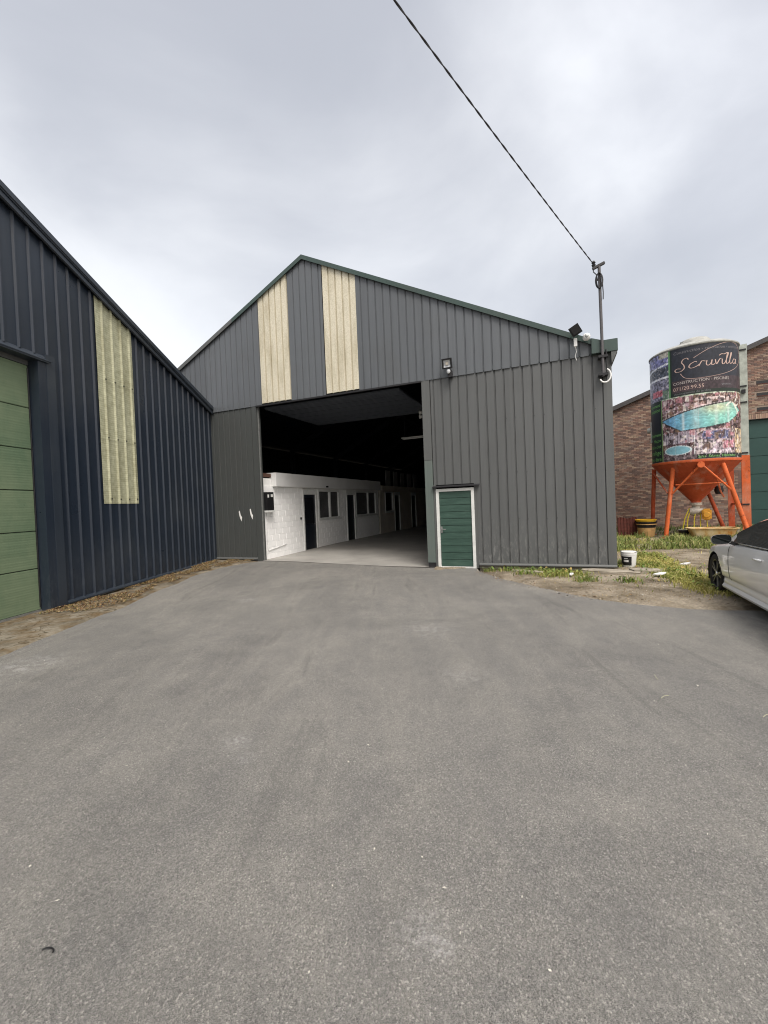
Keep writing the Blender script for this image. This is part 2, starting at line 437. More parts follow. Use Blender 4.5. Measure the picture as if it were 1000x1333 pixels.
def brick_mat():
    a = NT('brick_far')
    t = a.n('ShaderNodeTexCoord')
    mpn = a.n('ShaderNodeMapping'); mpn.inputs['Rotation'].default_value = (R(90), 0, 0)
    a.l(t.outputs['Object'], mpn.inputs['Vector'])
    b_ = a.n('ShaderNodeTexBrick'); b_.inputs['Scale'].default_value = 1.0
    b_.inputs['Brick Width'].default_value = 0.22; b_.inputs['Row Height'].default_value = 0.07; b_.inputs['Mortar Size'].default_value = 0.006
    b_.inputs['Color1'].default_value = (*srgb(150, 98, 78), 1); b_.inputs['Color2'].default_value = (*srgb(120, 82, 70), 1)
    b_.inputs['Mortar'].default_value = (*srgb(138, 124, 112), 1)
    a.l(mpn.outputs[0], b_.inputs['Vector']); a.color(b_.outputs['Color']); a.inp('Roughness', 0.9)
    return a.m
M['brick_far'] = brick_mat()

# ------------------------------------------------------------------ builders
class MB:
    def __init__(s): s.v = []; s.f = []
    def quad(s, a, b, c, d):
        n = len(s.v); s.v += [tuple(a), tuple(b), tuple(c), tuple(d)]; s.f.append((n, n + 1, n + 2, n + 3)); return s
    def box(s, x0, x1, y0, y1, z0, z1):
        n = len(s.v)
        s.v += [(x0, y0, z0), (x1, y0, z0), (x1, y1, z0), (x0, y1, z0), (x0, y0, z1), (x1, y0, z1), (x1, y1, z1), (x0, y1, z1)]
        for f in ((0, 3, 2, 1), (4, 5, 6, 7), (0, 1, 5, 4), (1, 2, 6, 5), (2, 3, 7, 6), (3, 0, 4, 7)):
            s.f.append(tuple(n + i for i in f))
        return s
    def prism(s, pts, fn):
        """pts 2-D polygon (p,q); fn(p,q,side) -> 3-D for side 0/1"""
        n = len(s.v); m_ = len(pts)
        for sd_ in (0, 1): s.v += [tuple(fn(p, q, sd_)) for p, q in pts]
        s.f.append(tuple(n + i for i in range(m_))[::-1]); s.f.append(tuple(n + m_ + i for i in range(m_)))
        for i in range(m_):
            j = (i + 1) % m_
            s.f.append((n + i, n + j, n + m_ + j, n + m_ + i))
        return s
    def tube(s, path, r, seg=8, cap=True):
        path = [Vector(p) for p in path]; n = len(s.v)
        rad = r if isinstance(r, (list, tuple)) else [r] * len(path)
        up = None
        for i, p in enumerate(path):
            d = (path[min(i + 1, len(path) - 1)] - path[max(i - 1, 0)]).normalized()
            if up is None:
                up = d.cross(Vector((0, 0, 1)))
                if up.length < 1e-3: up = d.cross(Vector((0, 1, 0)))
            up = (up - d * up.dot(d)).normalized(); w_ = d.cross(up)
            for j in range(seg):
                t = 2 * math.pi * j / seg
                s.v.append(tuple(p + (up * math.cos(t) + w_ * math.sin(t)) * rad[i]))
        for i in range(len(path) - 1):
            for j in range(seg):
                a = n + i * seg + j; b = n + i * seg + (j + 1) % seg
                s.f.append((a, b, b + seg, a + seg))
        if cap:
            s.f.append(tuple(n + j for j in range(seg))[::-1])
            e = n + (len(path) - 1) * seg
            s.f.append(tuple(e + j for j in range(seg)))
        return s
    def bar(s, p, q, w, h):
        """rectangular bar between two points, w across, h other way"""
        p, q = Vector(p), Vector(q); d = (q - p).normalized()
        a = d.cross(Vector((0, 0, 1)))
        if a.length < 1e-3: a = Vector((1, 0, 0))
        a.normalize(); b = d.cross(a)
        n = len(s.v)
        for e in (p, q):
            for i, j in ((-1, -1), (1, -1), (1, 1), (-1, 1)): s.v.append(tuple(e + a * (i * w / 2) + b * (j * h / 2)))
        for f in ((0, 3, 2, 1), (4, 5, 6, 7), (0, 1, 5, 4), (1, 2, 6, 5), (2, 3, 7, 6), (3, 0, 4, 7)):
            s.f.append(tuple(n + i for i in f))
        return s
    def lathe(s, prof, seg=32, c=(0, 0, 0), axis='z', sx=1.0, sy=1.0):
        n = len(s.v)
        for r, h in prof:
            for j in range(seg):
                t = 2 * math.pi * j / seg
                a, b = r * math.cos(t) * sx, r * math.sin(t) * sy
                p = {'z': (a, b, h), 'y': (a, h, b), 'x': (h, a, b)}[axis]
                s.v.append((p[0] + c[0], p[1] + c[1], p[2] + c[2]))
        for i in range(len(prof) - 1):
            for j in range(seg):
                a = n + i * seg + j; b = n + i * seg + (j + 1) % seg
                s.f.append((a, b, b + seg, a + seg))
        return s
    def build(s, name, mat, parent=None, smooth=False, bevel=0.0, loc=None):
        me = bpy.data.meshes.new(name); me.from_pydata(s.v, [], s.f); me.update()
        bm = bmesh.new(); bm.from_mesh(me)
        bmesh.ops.recalc_face_normals(bm, faces=bm.faces)
        if bevel: bmesh.ops.bevel(bm, geom=list(bm.edges), offset=bevel, segments=2, affect='EDGES', clamp_overlap=True)
        bm.to_mesh(me); bm.free()
        return link(name, me, mat, parent, smooth, loc)
def link(name, me, mat, parent=None, smooth=False, loc=None):
    if mat is not None and not me.materials: me.materials.append(M[mat] if isinstance(mat, str) else mat)
    o = bpy.data.objects.new(name, me); col.objects.link(o)
    if parent is not None: o.parent = parent
    if loc is not None: o.location = loc
    if smooth:
        if smooth is True: me.shade_smooth()
        else: 
            me.shade_smooth()
            me.set_sharp_from_angle(angle=R(smooth))
    return o
def tag(o, label=None, cat=None, group=None, kind=None):
    if label: o['label'] = label
    if cat: o['category'] = cat
    if group: o['group'] = group
    if kind: o['kind'] = kind
    return o
def empty(name, mw, label=None, cat=None, group=None):
    o = bpy.data.objects.new(name, None); col.objects.link(o)
    o.matrix_world = mw; o.empty_display_size = 0.3
    return tag(o, label, cat, group)
def at_g(s, v, z=0.0, rot=0.0): return ME @ Matrix.Translation((s, v, z)) @ Matrix.Rotation(rot, 4, 'Z')
def np_mesh(name, verts, faces, mat, parent=None, colors=None, smooth=False, kind=None):
    me = bpy.data.meshes.new(name)
    me.from_pydata(verts.tolist() if hasattr(verts, 'tolist') else verts, [], faces.tolist() if hasattr(faces, 'tolist') else faces)
    if colors is not None:
        at = me.color_attributes.new('Col', 'FLOAT_COLOR', 'POINT')
        c4 = np.ones((len(colors), 4), np.float32); c4[:, :3] = colors
        at.data.foreach_set('color', c4.ravel())
    me.update()
    o = link(name, me, mat, parent, smooth)
    if kind: o['kind'] = kind
    return o
def interp(x, xs, ys): return float(np.interp(x, xs, ys))
def sstep(a, b, x):
    t = min(1, max(0, (x - a) / (b - a))); return t * t * (3 - 2 * t)

# ------------------------------------------------------------------ the ground
XL = ([-40, 5.45, 5.84, 6.71, 7.82, 9.4, 11.2, 12.6, 13.2, 13.58], [-4.96, -4.96, -4.99, -5.04, -4.97, -5.12, -5.1, -4.75, -4.3, -3.9])
XR = ([-40, 4.4, 5.2, 5.6, 5.9, 6.22, 6.37, 6.77, 7.27, 8.38, 9.5, 10.52, 11.06, 13.58], [30, 26, 12, 9, 6.7, 4.91, 4.51, 3.92, 3.43, 2.93, 2.5, 2.28, 2.33, -3.85])
def hgt(x, y):
    s, v = to_sv(x, y)
    return 0.10 * sstep(-5.0, -9.6, s) * sstep(-5.0, -0.3, v)
def wob(y, sd_): return 0.06 * noise.noise((y * 1.7, sd_, 0)) + 0.035 * noise.noise((y * 6, sd_, 4))
def xr_at(y): return interp(y, *XR) + (wob(y, 3.1) if 5.2 < y < 10.4 else 0)
def xl_at(y): return interp(y, *XL) + wob(y, 9.7) * 0.8

gs = MB(); gs.quad((-400, -300, -0.09), (400, -300, -0.09), (400, 600, -0.09), (-400, 600, -0.09))
tag(gs.build('ground', 'dirt'), kind='structure')

ys = sorted(set([-40, -20, -8, -4, -2, 0, 1, 2, 3, 3.6, 4.4, 5.2, 5.45, 5.6, 5.9, 6.22, 6.37, 6.77, 7.27, 13.58] + [round(4.4 + i * 0.09, 3) for i in range(102)]))
V_, F_ = [], []
NC = 48
for y in ys:
    a, b = xl_at(y), xr_at(y)
    for j in range(NC + 1):
        x = a + (b - a) * j / NC
        V_.append((x, y, hgt(x, y) + 0.012 * noise.noise((x * 0.5, y * 0.5, 1.0)) * (1 if y < 13 else 0)))
for i in range(len(ys) - 1):
    for j in range(NC):
        a = i * (NC + 1) + j; F_.append((a, a + 1, a + NC + 2, a + NC + 1))
np_mesh('asphalt_yard', V_, F_, 'asphalt', smooth=True, kind='structure')

# concrete strip along the navy shed
V_, F_ = [], []
ys = [-40, -10, 0, 2, 4] + [5 + i * 0.09 for i in range(103)]
ys = [y for y in ys if y < 14.25]
NC = 16
def strip_left(y): return -6.26 + (y - 8.14) * 0.1069 - 0.35
for y in ys:
    a = strip_left(y); b = (xl_at(y) if y < 13.5 else interp(y, [13.5, 14.25], [-3.85, -5.5])) + 0.05
    for j in range(NC + 1):
        t = j / NC; x = a + (b - a) * t
        z = hgt(x, y) + 0.022 + 0.018 * noise.noise((x * 3, y * 2, 7)) + 0.01 * noise.noise((x * 11, y * 11, 2))
        if j == NC: z = hgt(x, y) - 0.03
        if j == NC - 1: z -= 0.01
        V_.append((x, y, z))
for i in range(len(ys) - 1):
    for j in range(NC):
        a = i * (NC + 1) + j; F_.append((a, a + 1, a + NC + 2, a + NC + 1))
np_mesh('concrete_strip', V_, F_, 'strip', smooth=True, kind='structure')

# rough verge of earth east of the warehouse
def terr(x, y):
    s, v = to_sv(x, y)
    d = x - interp(y, *XR) if y < 11.06 else 9
    base = -0.03 + 0.05 * sstep(0.0, 0.5, d)
    if -3.2 < s < 0.1 and v > -0.55: base -= 0.075 * sstep(-0.55, -0.15, v)
    return base + 0.05 * noise.noise((x * 0.6, y * 0.6, 3)) * sstep(0, 1.0, d) + 0.02 * noise.noise((x * 2.6, y * 2.6, 5)) + 0.012 * noise.noise((x * 9, y * 9, 5)) - 0.10 * sstep(-0.1, -0.6, d)
V_, F_ = [], []
NS, NV = 150, 150
for i in range(NV + 1):
    v = -6 + 19.3 * (i / NV)
    for j in range(NS + 1):
        s = -4.2 + 22 * (j / NS) ** 1.25
        p = gw(s, v); z = terr(p.x, p.y)
        if s < -0.1 and v > -0.02: z = min(z, -0.085)
        V_.append((p.x, p.y, z))
for i in range(NV):
    for j in range(NS):
        a = i * (NS + 1) + j; F_.append((a, a + 1, a + NS + 2, a + NS + 1))
np_mesh('earth_verge', V_, F_, 'dirt', smooth=True, kind='structure')

# ------------------------------------------------------------------ grey warehouse
W = empty('warehouse', ME.copy(), 'large grey metal-clad warehouse with gable front and wide open doorway', 'building')
RS = -7.95; RZ = 9.13; SL = 0.505                      # ridge position, cladding height there, slope
def roofz(s): return RZ - SL * abs(s - RS)
WL = -15.9

def profile(s0, s1, pitch, flat, depth, phase, side, outward=True):
    """points (s, out) of a trapezoidal sheet; flat = width of the wide pan, side = width of the sloping flank"""
    pts = []
    groove = pitch - flat
    n0 = math.floor((s0 - phase) / pitch) - 1
    n1 = math.ceil((s1 - phase) / pitch) + 1
    for n in range(n0, n1 + 1):
        b = phase + n * pitch
        pts += [(b + groove / 2, depth), (b + pitch - groove / 2, depth), (b + pitch - groove / 2 + side, 0.0), (b + pitch + groove / 2 - side, 0.0)]
    def val(s):
        xs = [p[0] for p in pts]; return interp(s, xs, [p[1] for p in pts])
    inner = [p for p in pts if s0 + 1e-4 < p[0] < s1 - 1e-4]
    return [(s0, val(s0))] + inner + [(s1, val(s1))]

def sheet(name, s0, s1, zb, ztop, parent, mat, fn, pitch=0.22, flat=0.176, depth=0.026, phase=0.0, side=0.012, breaks=(), nz=1, lip=0.0):
    pts = profile(s0, s1, pitch, flat, depth, phase, side)
    for br in breaks:
        if s0 < br < s1:
            xs = [p[0] for p in pts]; pts.append((br, interp(br, xs, [p[1] for p in pts])))
    pts.sort()
    mb = MB()
    top = ztop if callable(ztop) else (lambda s: ztop)
    cols = []
    for s, d in pts:
        zt = top(s); c = []
        for q in range(nz + 1):
            z = zb + (zt - zb) * q / nz
            mb.v.append(tuple(fn(s, d, z))); c.append(len(mb.v) - 1)
        cols.append(c)
    for a, b in zip(cols, cols[1:]):
        for q in range(nz): mb.f.append((a[q], b[q], b[q + 1], a[q + 1]))
    return mb.build(name, mat, parent)

def gfn(off):  # cladding of the front: outward is -y
    return lambda s, d, z: (s, -off - d, z)
JL, JR, JT = -9.87, -4.46, 4.98                         # door opening
UB = 4.97
ups = [WL, -15.04, -13.94, -12.84, -11.74, -10.64, -9.64, -8.54, -7.34, -6.27, -5.17, -4.07, -2.97, -1.87, -0.77, 0.02]
for a, b in zip(ups, ups[1:]):
    if (a, b) in ((-9.64, -8.54), (-7.34, -6.27)):
        sheet('translucent_sheet', a, b, UB + 0.05, lambda s: roofz(s) - 0.02, W, 'cream_sheet', gfn(0.004), phase=a, breaks=(RS,), depth=0.05, side=0.008, flat=0.168)
    else:
        sheet('cladding_sheet', a, b, UB, lambda s: roofz(s) - 0.02, W, 'grey_blue_sheet', gfn(0.026), phase=-9.64, breaks=(RS,))
for a, b in ((-11.9, -10.94), (-10.94, -10.04)):
    sheet('cladding_sheet', a, b, 0.2, UB + 0.04, W, 'grey_dark_sheet', gfn(0.0), phase=-9.64)
for a, b in ((-3.1, -2.2), (-2.2, -1.1), (-1.1, 0.0)):
    sheet('cladding_sheet', a, b, 0.135, UB + 0.04, W, 'grey_sheet', gfn(0.0), phase=-9.64 + 0.04)
sheet('cladding_sheet', -4.22, -3.1, 2.19, UB + 0.04, W, 'grey_sheet', gfn(0.0), phase=-9.64)
# flat infill either side of the small door
MB().box(-3.165, -3.102, -0.03, 0.05, 0.02, 2.19).build('door_side_trim', 'grey_trim', W)
MB().box(-4.235, -4.172, -0.03, 0.05, 0.02, 2.19).build('door_side_trim', 'grey_trim', W)
# base flashings (drip edge) and dark plinth behind
def drip(s0, s1, z):
    mb = MB()
    mb.prism([(0.0, z - 0.035), (0.0, z + 0.02), (-0.055, z + 0.012), (-0.075, z - 0.02), (-0.075, z - 0.04), (-0.06, z - 0.04)], lambda p, q, sd_: (s0 if sd_ == 0 else s1, p, q))
    return mb.build('base_flashing', 'grey_trim', W)
drip(-3.09, 0.03, 0.125); drip(-11.75, -10.05, 0.19)
MB().box(-3.1, 0.0, 0.04, 0.2, -0.2, 0.2).build('plinth', 'concrete', W)
MB().box(-12.2, -10.05, 0.04, 0.2, -0.2, 0.3).build('plinth', 'concrete', W)
# jambs
MB().box(-10.05, JL, -0.045, 0.16, 0.06, UB + 0.01).build('jamb', 'grey_dark_sheet', W, bevel=0.006)
MB().box(JL + 0.002, JL + 0.03, 0.02, 0.06, 0.06, UB - 0.01).build('jamb_rail', 'galv', W)
MB().box(JR, -4.237, -0.045, 0.16, 2.86, UB + 0.01).build('jamb', 'grey_trim', W, bevel=0.006)
MB().box(JR + 0.002, -4.239, -0.043, 0.16, 0.13, 2.858).build('jamb', 'jamb_green', W, bevel=0.006)
MB().box(JR + 0.02, -4.25, -0.03, 0.15, -0.1, 0.128).build('jamb_foot', 'dark_metal', W)
MB().box(JL, JR, -0.066, 0.0, UB - 0.03, UB + 0.012).build('lintel_flashing', 'dark_metal', W)
# scratches on the left bay, down to bare metal
for sx, zz in ((-10.69, 1.52), (-10.25, 1.57)):
    q = random.random()
    mb = MB(); pts = [(-0.05, 0.17), (-0.01, 0.20), (0.02, 0.06), (0.07, -0.02), (0.05, -0.15), (0.0, -0.06), (-0.03, 0.03)]
    mb.prism(pts, lambda p, q2, sd_: (sx + p, -0.0305 - 0.0015 * sd_, zz + q2))
    mb.build('scratch', 'white_paint', W)
# inner leaf behind the cladding: gable polygon in pieces round the openings
mb = MB()
def inner(pts): mb.prism(pts, lambda p, q, sd_: (p, 0.012 + 0.10 * sd_, q))
inner([(WL, -0.1), (JL - 0.18, -0.1), (JL - 0.18, UB), (WL, UB)])
inner([(JR + 0.01, 2.12), (-3.2, 2.12), (-3.2, UB), (JR + 0.01, UB)])
inner([(-3.19, 0.1), (-0.05, 0.1), (-0.05, UB), (-3.19, UB)])
inner([(WL, UB + 0.005), (-0.05, UB + 0.005), (-0.05, roofz(0) - 0.1), (RS, RZ - 0.1), (WL, roofz(WL) - 0.1)])
mb.build('inner_wall', 'interior_dark', W)
# verge trim: two green angle caps running up the slopes
VT = 0.0
def verge(s0, s1, name, mat):
    mb = MB()
    for sd_, s in ((0, s0), (1, s1)):
        z = roofz(s)
        for y, dz in ((-0.12, -0.10), (-0.12, 0.03), (0.25, 0.03), (0.25, 0.0), (-0.10, 0.0), (-0.10, -0.10)):
            mb.v.append((s, y, z + dz))
    for i in range(6):
        j = (i + 1) % 6; mb.f.append((i, j, 6 + j, 6 + i))
    mb.f.append(tuple(range(6))[::-1]); mb.f.append(tuple(range(6, 12)))
    return mb.build(name, mat, W)
for i in range(3):
    a = RS + (0.0 - RS) * i / 3; b = RS + (0.0 - RS) * (i + 1) / 3
    verge(a + (0.002 if i else 0), b, 'verge_trim', 'green_trim')
for i in range(3):
    a = WL + (RS - WL) * i / 3; b = WL + (RS - WL) * (i + 1) / 3
    verge(a, b - 0.002, 'verge_trim', 'grey_trim' if i < 2 else 'green_trim')
# eave box at the right corner and the gutter
mb = MB(); mb.prism([(-0.37, 4.97), (0.16, 4.97), (0.16, 5.24), (-0.14, 5.24), (-0.37, 5.33)], lambda p, q, sd_: (p, -0.165 + 0.30 * sd_, q))
mb.build('eave_box', 'green_trim', W, bevel=0.006)
mb = MB(); mb.prism([(0.025, 4.966), (0.15, 4.966), (0.03, 4.70)], lambda p, q, sd_: (p, -0.15 + 0.26 * sd_, q))
mb.build('eave_bracket', 'grey_trim', W)
MB().box(0.04, 0.18, 0.14, 30, 5.0, 5.15).build('gutter', 'green_trim', W)
MB().box(-0.14, 0.035, -0.04, -0.034, 0.14, 4.965).build('corner_trim', 'grey_trim', W)
MB().box(0.029, 0.035, -0.033, 0.2, 0.14, 4.965).build('corner_trim', 'grey_trim', W)
# roof: two slopes, outside dark sheet
for sgn, s_end in ((1, 0.1), (-1, WL - 0.1)):
    mb = MB()
    for t in (0, 1):
        yy = 0.26 if t == 0 else 30.1
        mb.v += [(RS, yy, RZ + 0.03), (s_end, yy, RZ + 0.03 - SL * abs(s_end - RS)), (s_end, yy, RZ - 0.03 - SL * abs(s_end - RS)), (RS, yy, RZ - 0.03)]
    mb.f += [(0, 1, 2, 3), (4, 7, 6, 5), (0, 4, 5, 1), (1, 5, 6, 2), (2, 6, 7, 3), (3, 7, 4, 0)]
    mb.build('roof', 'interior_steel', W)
# side walls, back wall
for i in range(10):
    sheet('side_cladding_sheet', 0.0 + i * 3.0, 3.0 + i * 3.0, 0.14, 5.0, W, 'grey_sheet', lambda s, d, z: (-0.005 + d, s + 0.1, z), phase=0.05)
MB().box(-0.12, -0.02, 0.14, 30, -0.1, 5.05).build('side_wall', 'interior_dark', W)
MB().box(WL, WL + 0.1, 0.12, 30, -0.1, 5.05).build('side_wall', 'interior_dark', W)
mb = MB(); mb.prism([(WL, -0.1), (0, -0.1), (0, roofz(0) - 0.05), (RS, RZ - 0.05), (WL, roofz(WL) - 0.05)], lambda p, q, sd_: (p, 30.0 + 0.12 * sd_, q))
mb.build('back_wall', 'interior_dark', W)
# steel portal frames and purlins inside
for yv in (5.2, 10.4, 15.6, 20.8, 26.0):
    mb = MB()
    for s_end in (-0.3, WL + 0.3):
        mb.bar((s_end, yv, 0.0), (s_end, yv, roofz(s_end) - 0.2), 0.18, 0.3)
        mb.bar((s_end, yv, roofz(s_end) - 0.22), (RS, yv, RZ - 0.22), 0.16, 0.3)
    mb.build('portal_frame', 'interior_steel', W)
for sgn in (1, -1):
    for q in range(1, 6):
        s = RS + sgn * q * 1.5
        MB().box(s - 0.04, s + 0.04, 0.3, 29.9, roofz(s) - 0.2, roofz(s) - 0.06).build('purlin', 'interior_steel', W)
# overhead door parked open under the ceiling
for i in range(6):
    y0 = 0.25 + i * 0.56
    mb = MB(); mb.box(JL + 0.1, -5.2, y0, y0 + 0.545, 4.93, 4.97)
    for r_ in range(4):
        mb.box(JL + 0.1, -5.2, y0 + 0.03 + r_ * 0.13, y0 + 0.10 + r_ * 0.13, 4.905, 4.9295)
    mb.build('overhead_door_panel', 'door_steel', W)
# small green door
D = MB(); 
D.box(-4.17, -4.095, -0.05, 0.06, -0.03, 2.085); D.box(-3.245, -3.17, -0.05, 0.06, -0.03, 2.085)
D.box(-4.095, -3.245, -0.05, 0.06, 2.01, 2.083); D.box(-4.095, -3.245, -0.048, 0.06, -0.03, 0.035)
fr = D.build('door_frame', 'white_frame', W)
leaf = MB().box(-4.093, -3.247, 0.0, 0.04, 0.037, 2.008).build('door_leaf', 'leaf_green', W)
for i in range(11):
    z0 = 0.045 + i * 0.179
    MB().box(-4.088, -3.252, -0.014 - 0.001 * (i % 2), -0.0005, z0, z0 + 0.168).build('door_slat', 'leaf_green', leaf, bevel=0.004)
hd = MB().tube([(-4.055, -0.012, 1.02), (-4.055, -0.07, 1.02), (-3.93, -0.075, 1.015)], 0.011, 8).build('door_handle', 'galv', leaf, smooth=40)
MB().box(-4.085, -4.03, -0.024, -0.0155, 0.92, 1.09).build('handle_plate', 'galv', leaf)
mb = MB(); mb.prism([(0.0, 2.175), (-0.13, 2.135), (-0.13, 2.12), (-0.12, 2.12), (0.0, 2.16)], lambda p, q, sd_: (-4.25 if sd_ == 0 else -3.02, p, q))
mb.build('door_drip_cap', 'dark_metal', W)
# rows of screw heads, small on the real sheets
def screws(parent, pts, r, out, mat):
    mb = MB()
    for s, d, z in pts:
        c = out(s, d, z)
        n = len(mb.v); ax = Vector(out(s, d + 1, z)) - Vector(c)
        mb.tube([c, Vector(c) + ax * 0.006], r, 6)
    o = mb.build('screws', mat, parent); o['kind'] = 'stuff'; return o
pts = []
for z in (0.55, 1.25, 2.4, 3.75):
    for n in range(0, 14):
        s = -9.64 + 0.04 + 0.22 * (30 + n) + 0.11
        if -3.08 < s < -0.03 and (n * 7 + int(z * 10)) % 3: pts.append((s - 0.07, 0.03, z + random.uniform(-.01, .01)))
screws(W, pts, 0.008, gfn(0.0), 'dark_metal')

# floor inside
V_, F_ = [], []
NS, NV = 30, 40
def floor_z(s, v): return 0.012 + 0.10 * sstep(-5.0, -9.6, s) + 0.06 * sstep(0.1, 6, v)
for i in range(NV + 1):
    v = -0.05 + 30.0 * (i / NV) ** 1.8
    for j in range(NS + 1):
        s = -15.8 + 15.7 * j / NS
        p = gw(s, v, floor_z(s, v)); V_.append(tuple(p))
for i in range(NV):
    for j in range(NS):
        a = i * (NS + 1) + j; F_.append((a, a + 1, a + NS + 2, a + NS + 1))
np_mesh('warehouse_floor', V_, F_, 'floor', smooth=True, kind='structure')

# ------------------------------------------------------------------ white office block inside
OB = empty('office_block', ME.copy(), 'white painted block office with flat fascia inside the open warehouse', 'building')
SW = -9.95                                  # face of the wall
FZ = 0.10
openings = [(2.5, 3.5, FZ, 2.42), (3.62, 5.36, 1.2, 2.40), (6.02, 6.92, FZ, 2.42), (7.0, 9.38, 1.2, 2.40)]
mb = MB(); mb.box(-15.5, SW - 0.115, 0.2, 9.7, 0.05, 2.9); mb.build('wall_core', 'interior_dark', OB)
mb = MB()
for y0, y1, z0, z1 in [(0.18, 2.5, 0, 2.5), (3.5, 3.62, 0, 2.5), (3.62, 5.36, 0, 1.2), (5.36, 6.02, 0, 2.5), (6.92, 7.0, 0, 2.5), (7.0, 9.38, 0, 1.2), (9.38, 9.7, 0, 2.5), (2.5, 3.5, 2.42, 2.5), (6.02, 6.92, 2.42, 2.5), (3.62, 5.36, 2.4, 2.5), (7, 9.38, 2.4, 2.5)]:
    mb.box(SW - 0.11, SW - 0.008, y0, y1, z0, z1)
mb.build('wall', 'white_paint', OB)
bcache = {}
def block(y0, y1, z0, z1):
    key = (round(y1 - y0, 3), round(z1 - z0, 3))
    if key not in bcache:
        b_ = MB(); b_.box(-0.012, 0, 0, key[0], 0, key[1]); me = bpy.data.meshes.new('block')
        me.from_pydata(b_.v, [], b_.f); bm = bmesh.new(); bm.from_mesh(me); bmesh.ops.recalc_face_normals(bm, faces=bm.faces)
        es = [e for e in bm.edges if all(v.co.x > -0.001 for v in e.verts)]
        bmesh.ops.bevel(bm, geom=es, offset=0.005, segments=1, affect='EDGES'); bm.to_mesh(me); bm.free()
        bcache[key] = me
    o = link('block', bcache[key], 'block_paint', OB)
    o.location = (SW + random.uniform(-0.0015, 0.0015), y0, z0)
RH = 0.2
for r_ in range(12):
    z0 = FZ + r_ * RH - 0.02; z1 = z0 + RH - 0.008
    if z1 > 2.46: z1 = 2.46
    zm = (z0 + z1) / 2
    free = [(0.18, 9.7)]
    for y0, y1, b0, b1 in openings:
        if b0 - 0.02 <= zm <= b1 + 0.02:
            free = [seg for a, b in free for seg in ((a, min(b, y0)), (max(a, y1), b)) if seg[1] - seg[0] > 0.03]
    for a, b in free:
        y = -0.2 * (r_ % 2)
        while y < b:
            p, q = max(y, a), min(y + 0.392, b)
            if q - p > 0.03: block(p, q - 0.0 if q == b else q, z0, z1)
            y += 0.4
# fascia board
MB().box(SW - 0.3, SW + 0.16, 0.72, 9.72, 2.47, 2.93).build('fascia', 'fascia', OB, bevel=0.008)
MB().box(-15.6, SW - 0.32, 0.2, 9.72, 2.9, 2.96).build('roof', 'interior_dark', OB)
MB().box(SW - 0.4, SW - 0.02, 0.05, 0.70, 2.78, 2.9).build('roof_joist', 'rust_beam', OB)
MB().box(SW - 0.3, SW - 0.03, 0.2, 0.70, 2.42, 2.74).build('wall_head', 'white_paint', OB)
def inner_door(par, y0, y1, z1, s, mat='dark_door', glass=True):
    f_ = MB(); f_.box(s - 0.09, s + 0.025, y0, y0 + 0.07, FZ, z1); f_.box(s - 0.09, s + 0.025, y1 - 0.07, y1, FZ, z1)
    f_.box(s - 0.09, s + 0.024, y0 + 0.07, y1 - 0.07, z1 - 0.2, z1)
    f_.build('door_frame', 'white_frame', par)
    d_ = MB().box(s - 0.08, s - 0.035, y0 + 0.072, y1 - 0.072, FZ + 0.01, z1 - 0.205).build('door', mat, par)
    if glass: MB().box(s - 0.0345, s - 0.03, y0 + 0.18, y1 - 0.18, 1.1, z1 - 0.32).build('pane', 'dark_glass', d_)
    MB().tube([(s - 0.03, y1 - 0.14, 1.1), (s + 0.02, y1 - 0.14, 1.1), (s + 0.02, y1 - 0.25, 1.1)], 0.01, 6).build('door_handle', 'galv', d_)
def inner_window(par, y0, y1, z0, z1, s, ms, blinds=False):
    f_ = MB(); w_ = 0.06
    f_.box(s - 0.08, s + 0.02, y0, y1, z0, z0 + w_); f_.box(s - 0.08, s + 0.02, y0, y1, z1 - w_, z1)
    f_.box(s - 0.08, s + 0.019, y0, y0 + w_, z0 + w_, z1 - w_); f_.box(s - 0.08, s + 0.019, y1 - w_, y1, z0 + w_, z1 - w_)
    for q in ms: f_.box(s - 0.08, s + 0.018, q - 0.045, q + 0.045, z0 + w_, z1 - w_)
    wn = f_.build('window', 'white_frame', par)
    ed = [y0] + list(ms) + [y1]
    for i, (a, b) in enumerate(zip(ed, ed[1:])):
        a_ = a + (w_ if i == 0 else 0.045) + 0.002; b_ = b - (w_ if i == len(ed) - 2 else 0.045) - 0.002
        MB().box(s - 0.06, s - 0.05, a_, b_, z0 + w_ + 0.002, z1 - w_ - 0.002).build('pane', 'dark_glass', wn)
        if blinds:
            q = a_ + 0.03
            while q < b_ - 0.03:
                MB().box(s - 0.049, s - 0.045, q, q + 0.05, z0 + w_ + 0.02, z1 - w_ - 0.02).build('blind_slat', 'pale_blind', wn); q += 0.085
    MB().box(s - 0.02, s + 0.07, y0 - 0.04, y1 + 0.04, z0 - 0.045, z0 - 0.002).build('sill', 'white_frame', wn)
M['pale_blind'] = mat_plain('pale_blind', (0.09, 0.09, 0.09), 0.8)
inner_door(OB, 2.5, 3.5, 2.42, SW)
inner_window(OB, 3.62, 5.36, 1.24, 2.40, SW, [4.55], True)
inner_door(OB, 6.02, 6.92, 2.42, SW, glass=False)
inner_window(OB, 7.0, 9.38, 1.24, 2.40, SW, [8.4], True)
MB().box(SW + 0.0, SW + 0.03, 2.3, 2.36, 1.3, 1.38).build('light_switch', 'black', OB)
MB().box(SW + 0.165, SW + 0.23, 4.0, 4.08, 2.5, 2.56).build('wall_lamp', 'black', OB)
cd = MB(); cd.tube([(SW + 0.018, 0.33, 1.6), (SW + 0.018, 0.33, 0.42), (SW + 0.018, 0.36, 0.38), (SW + 0.018, 1.35, 0.5)], 0.012, 6)
cd.build('conduit', 'fascia', OB)
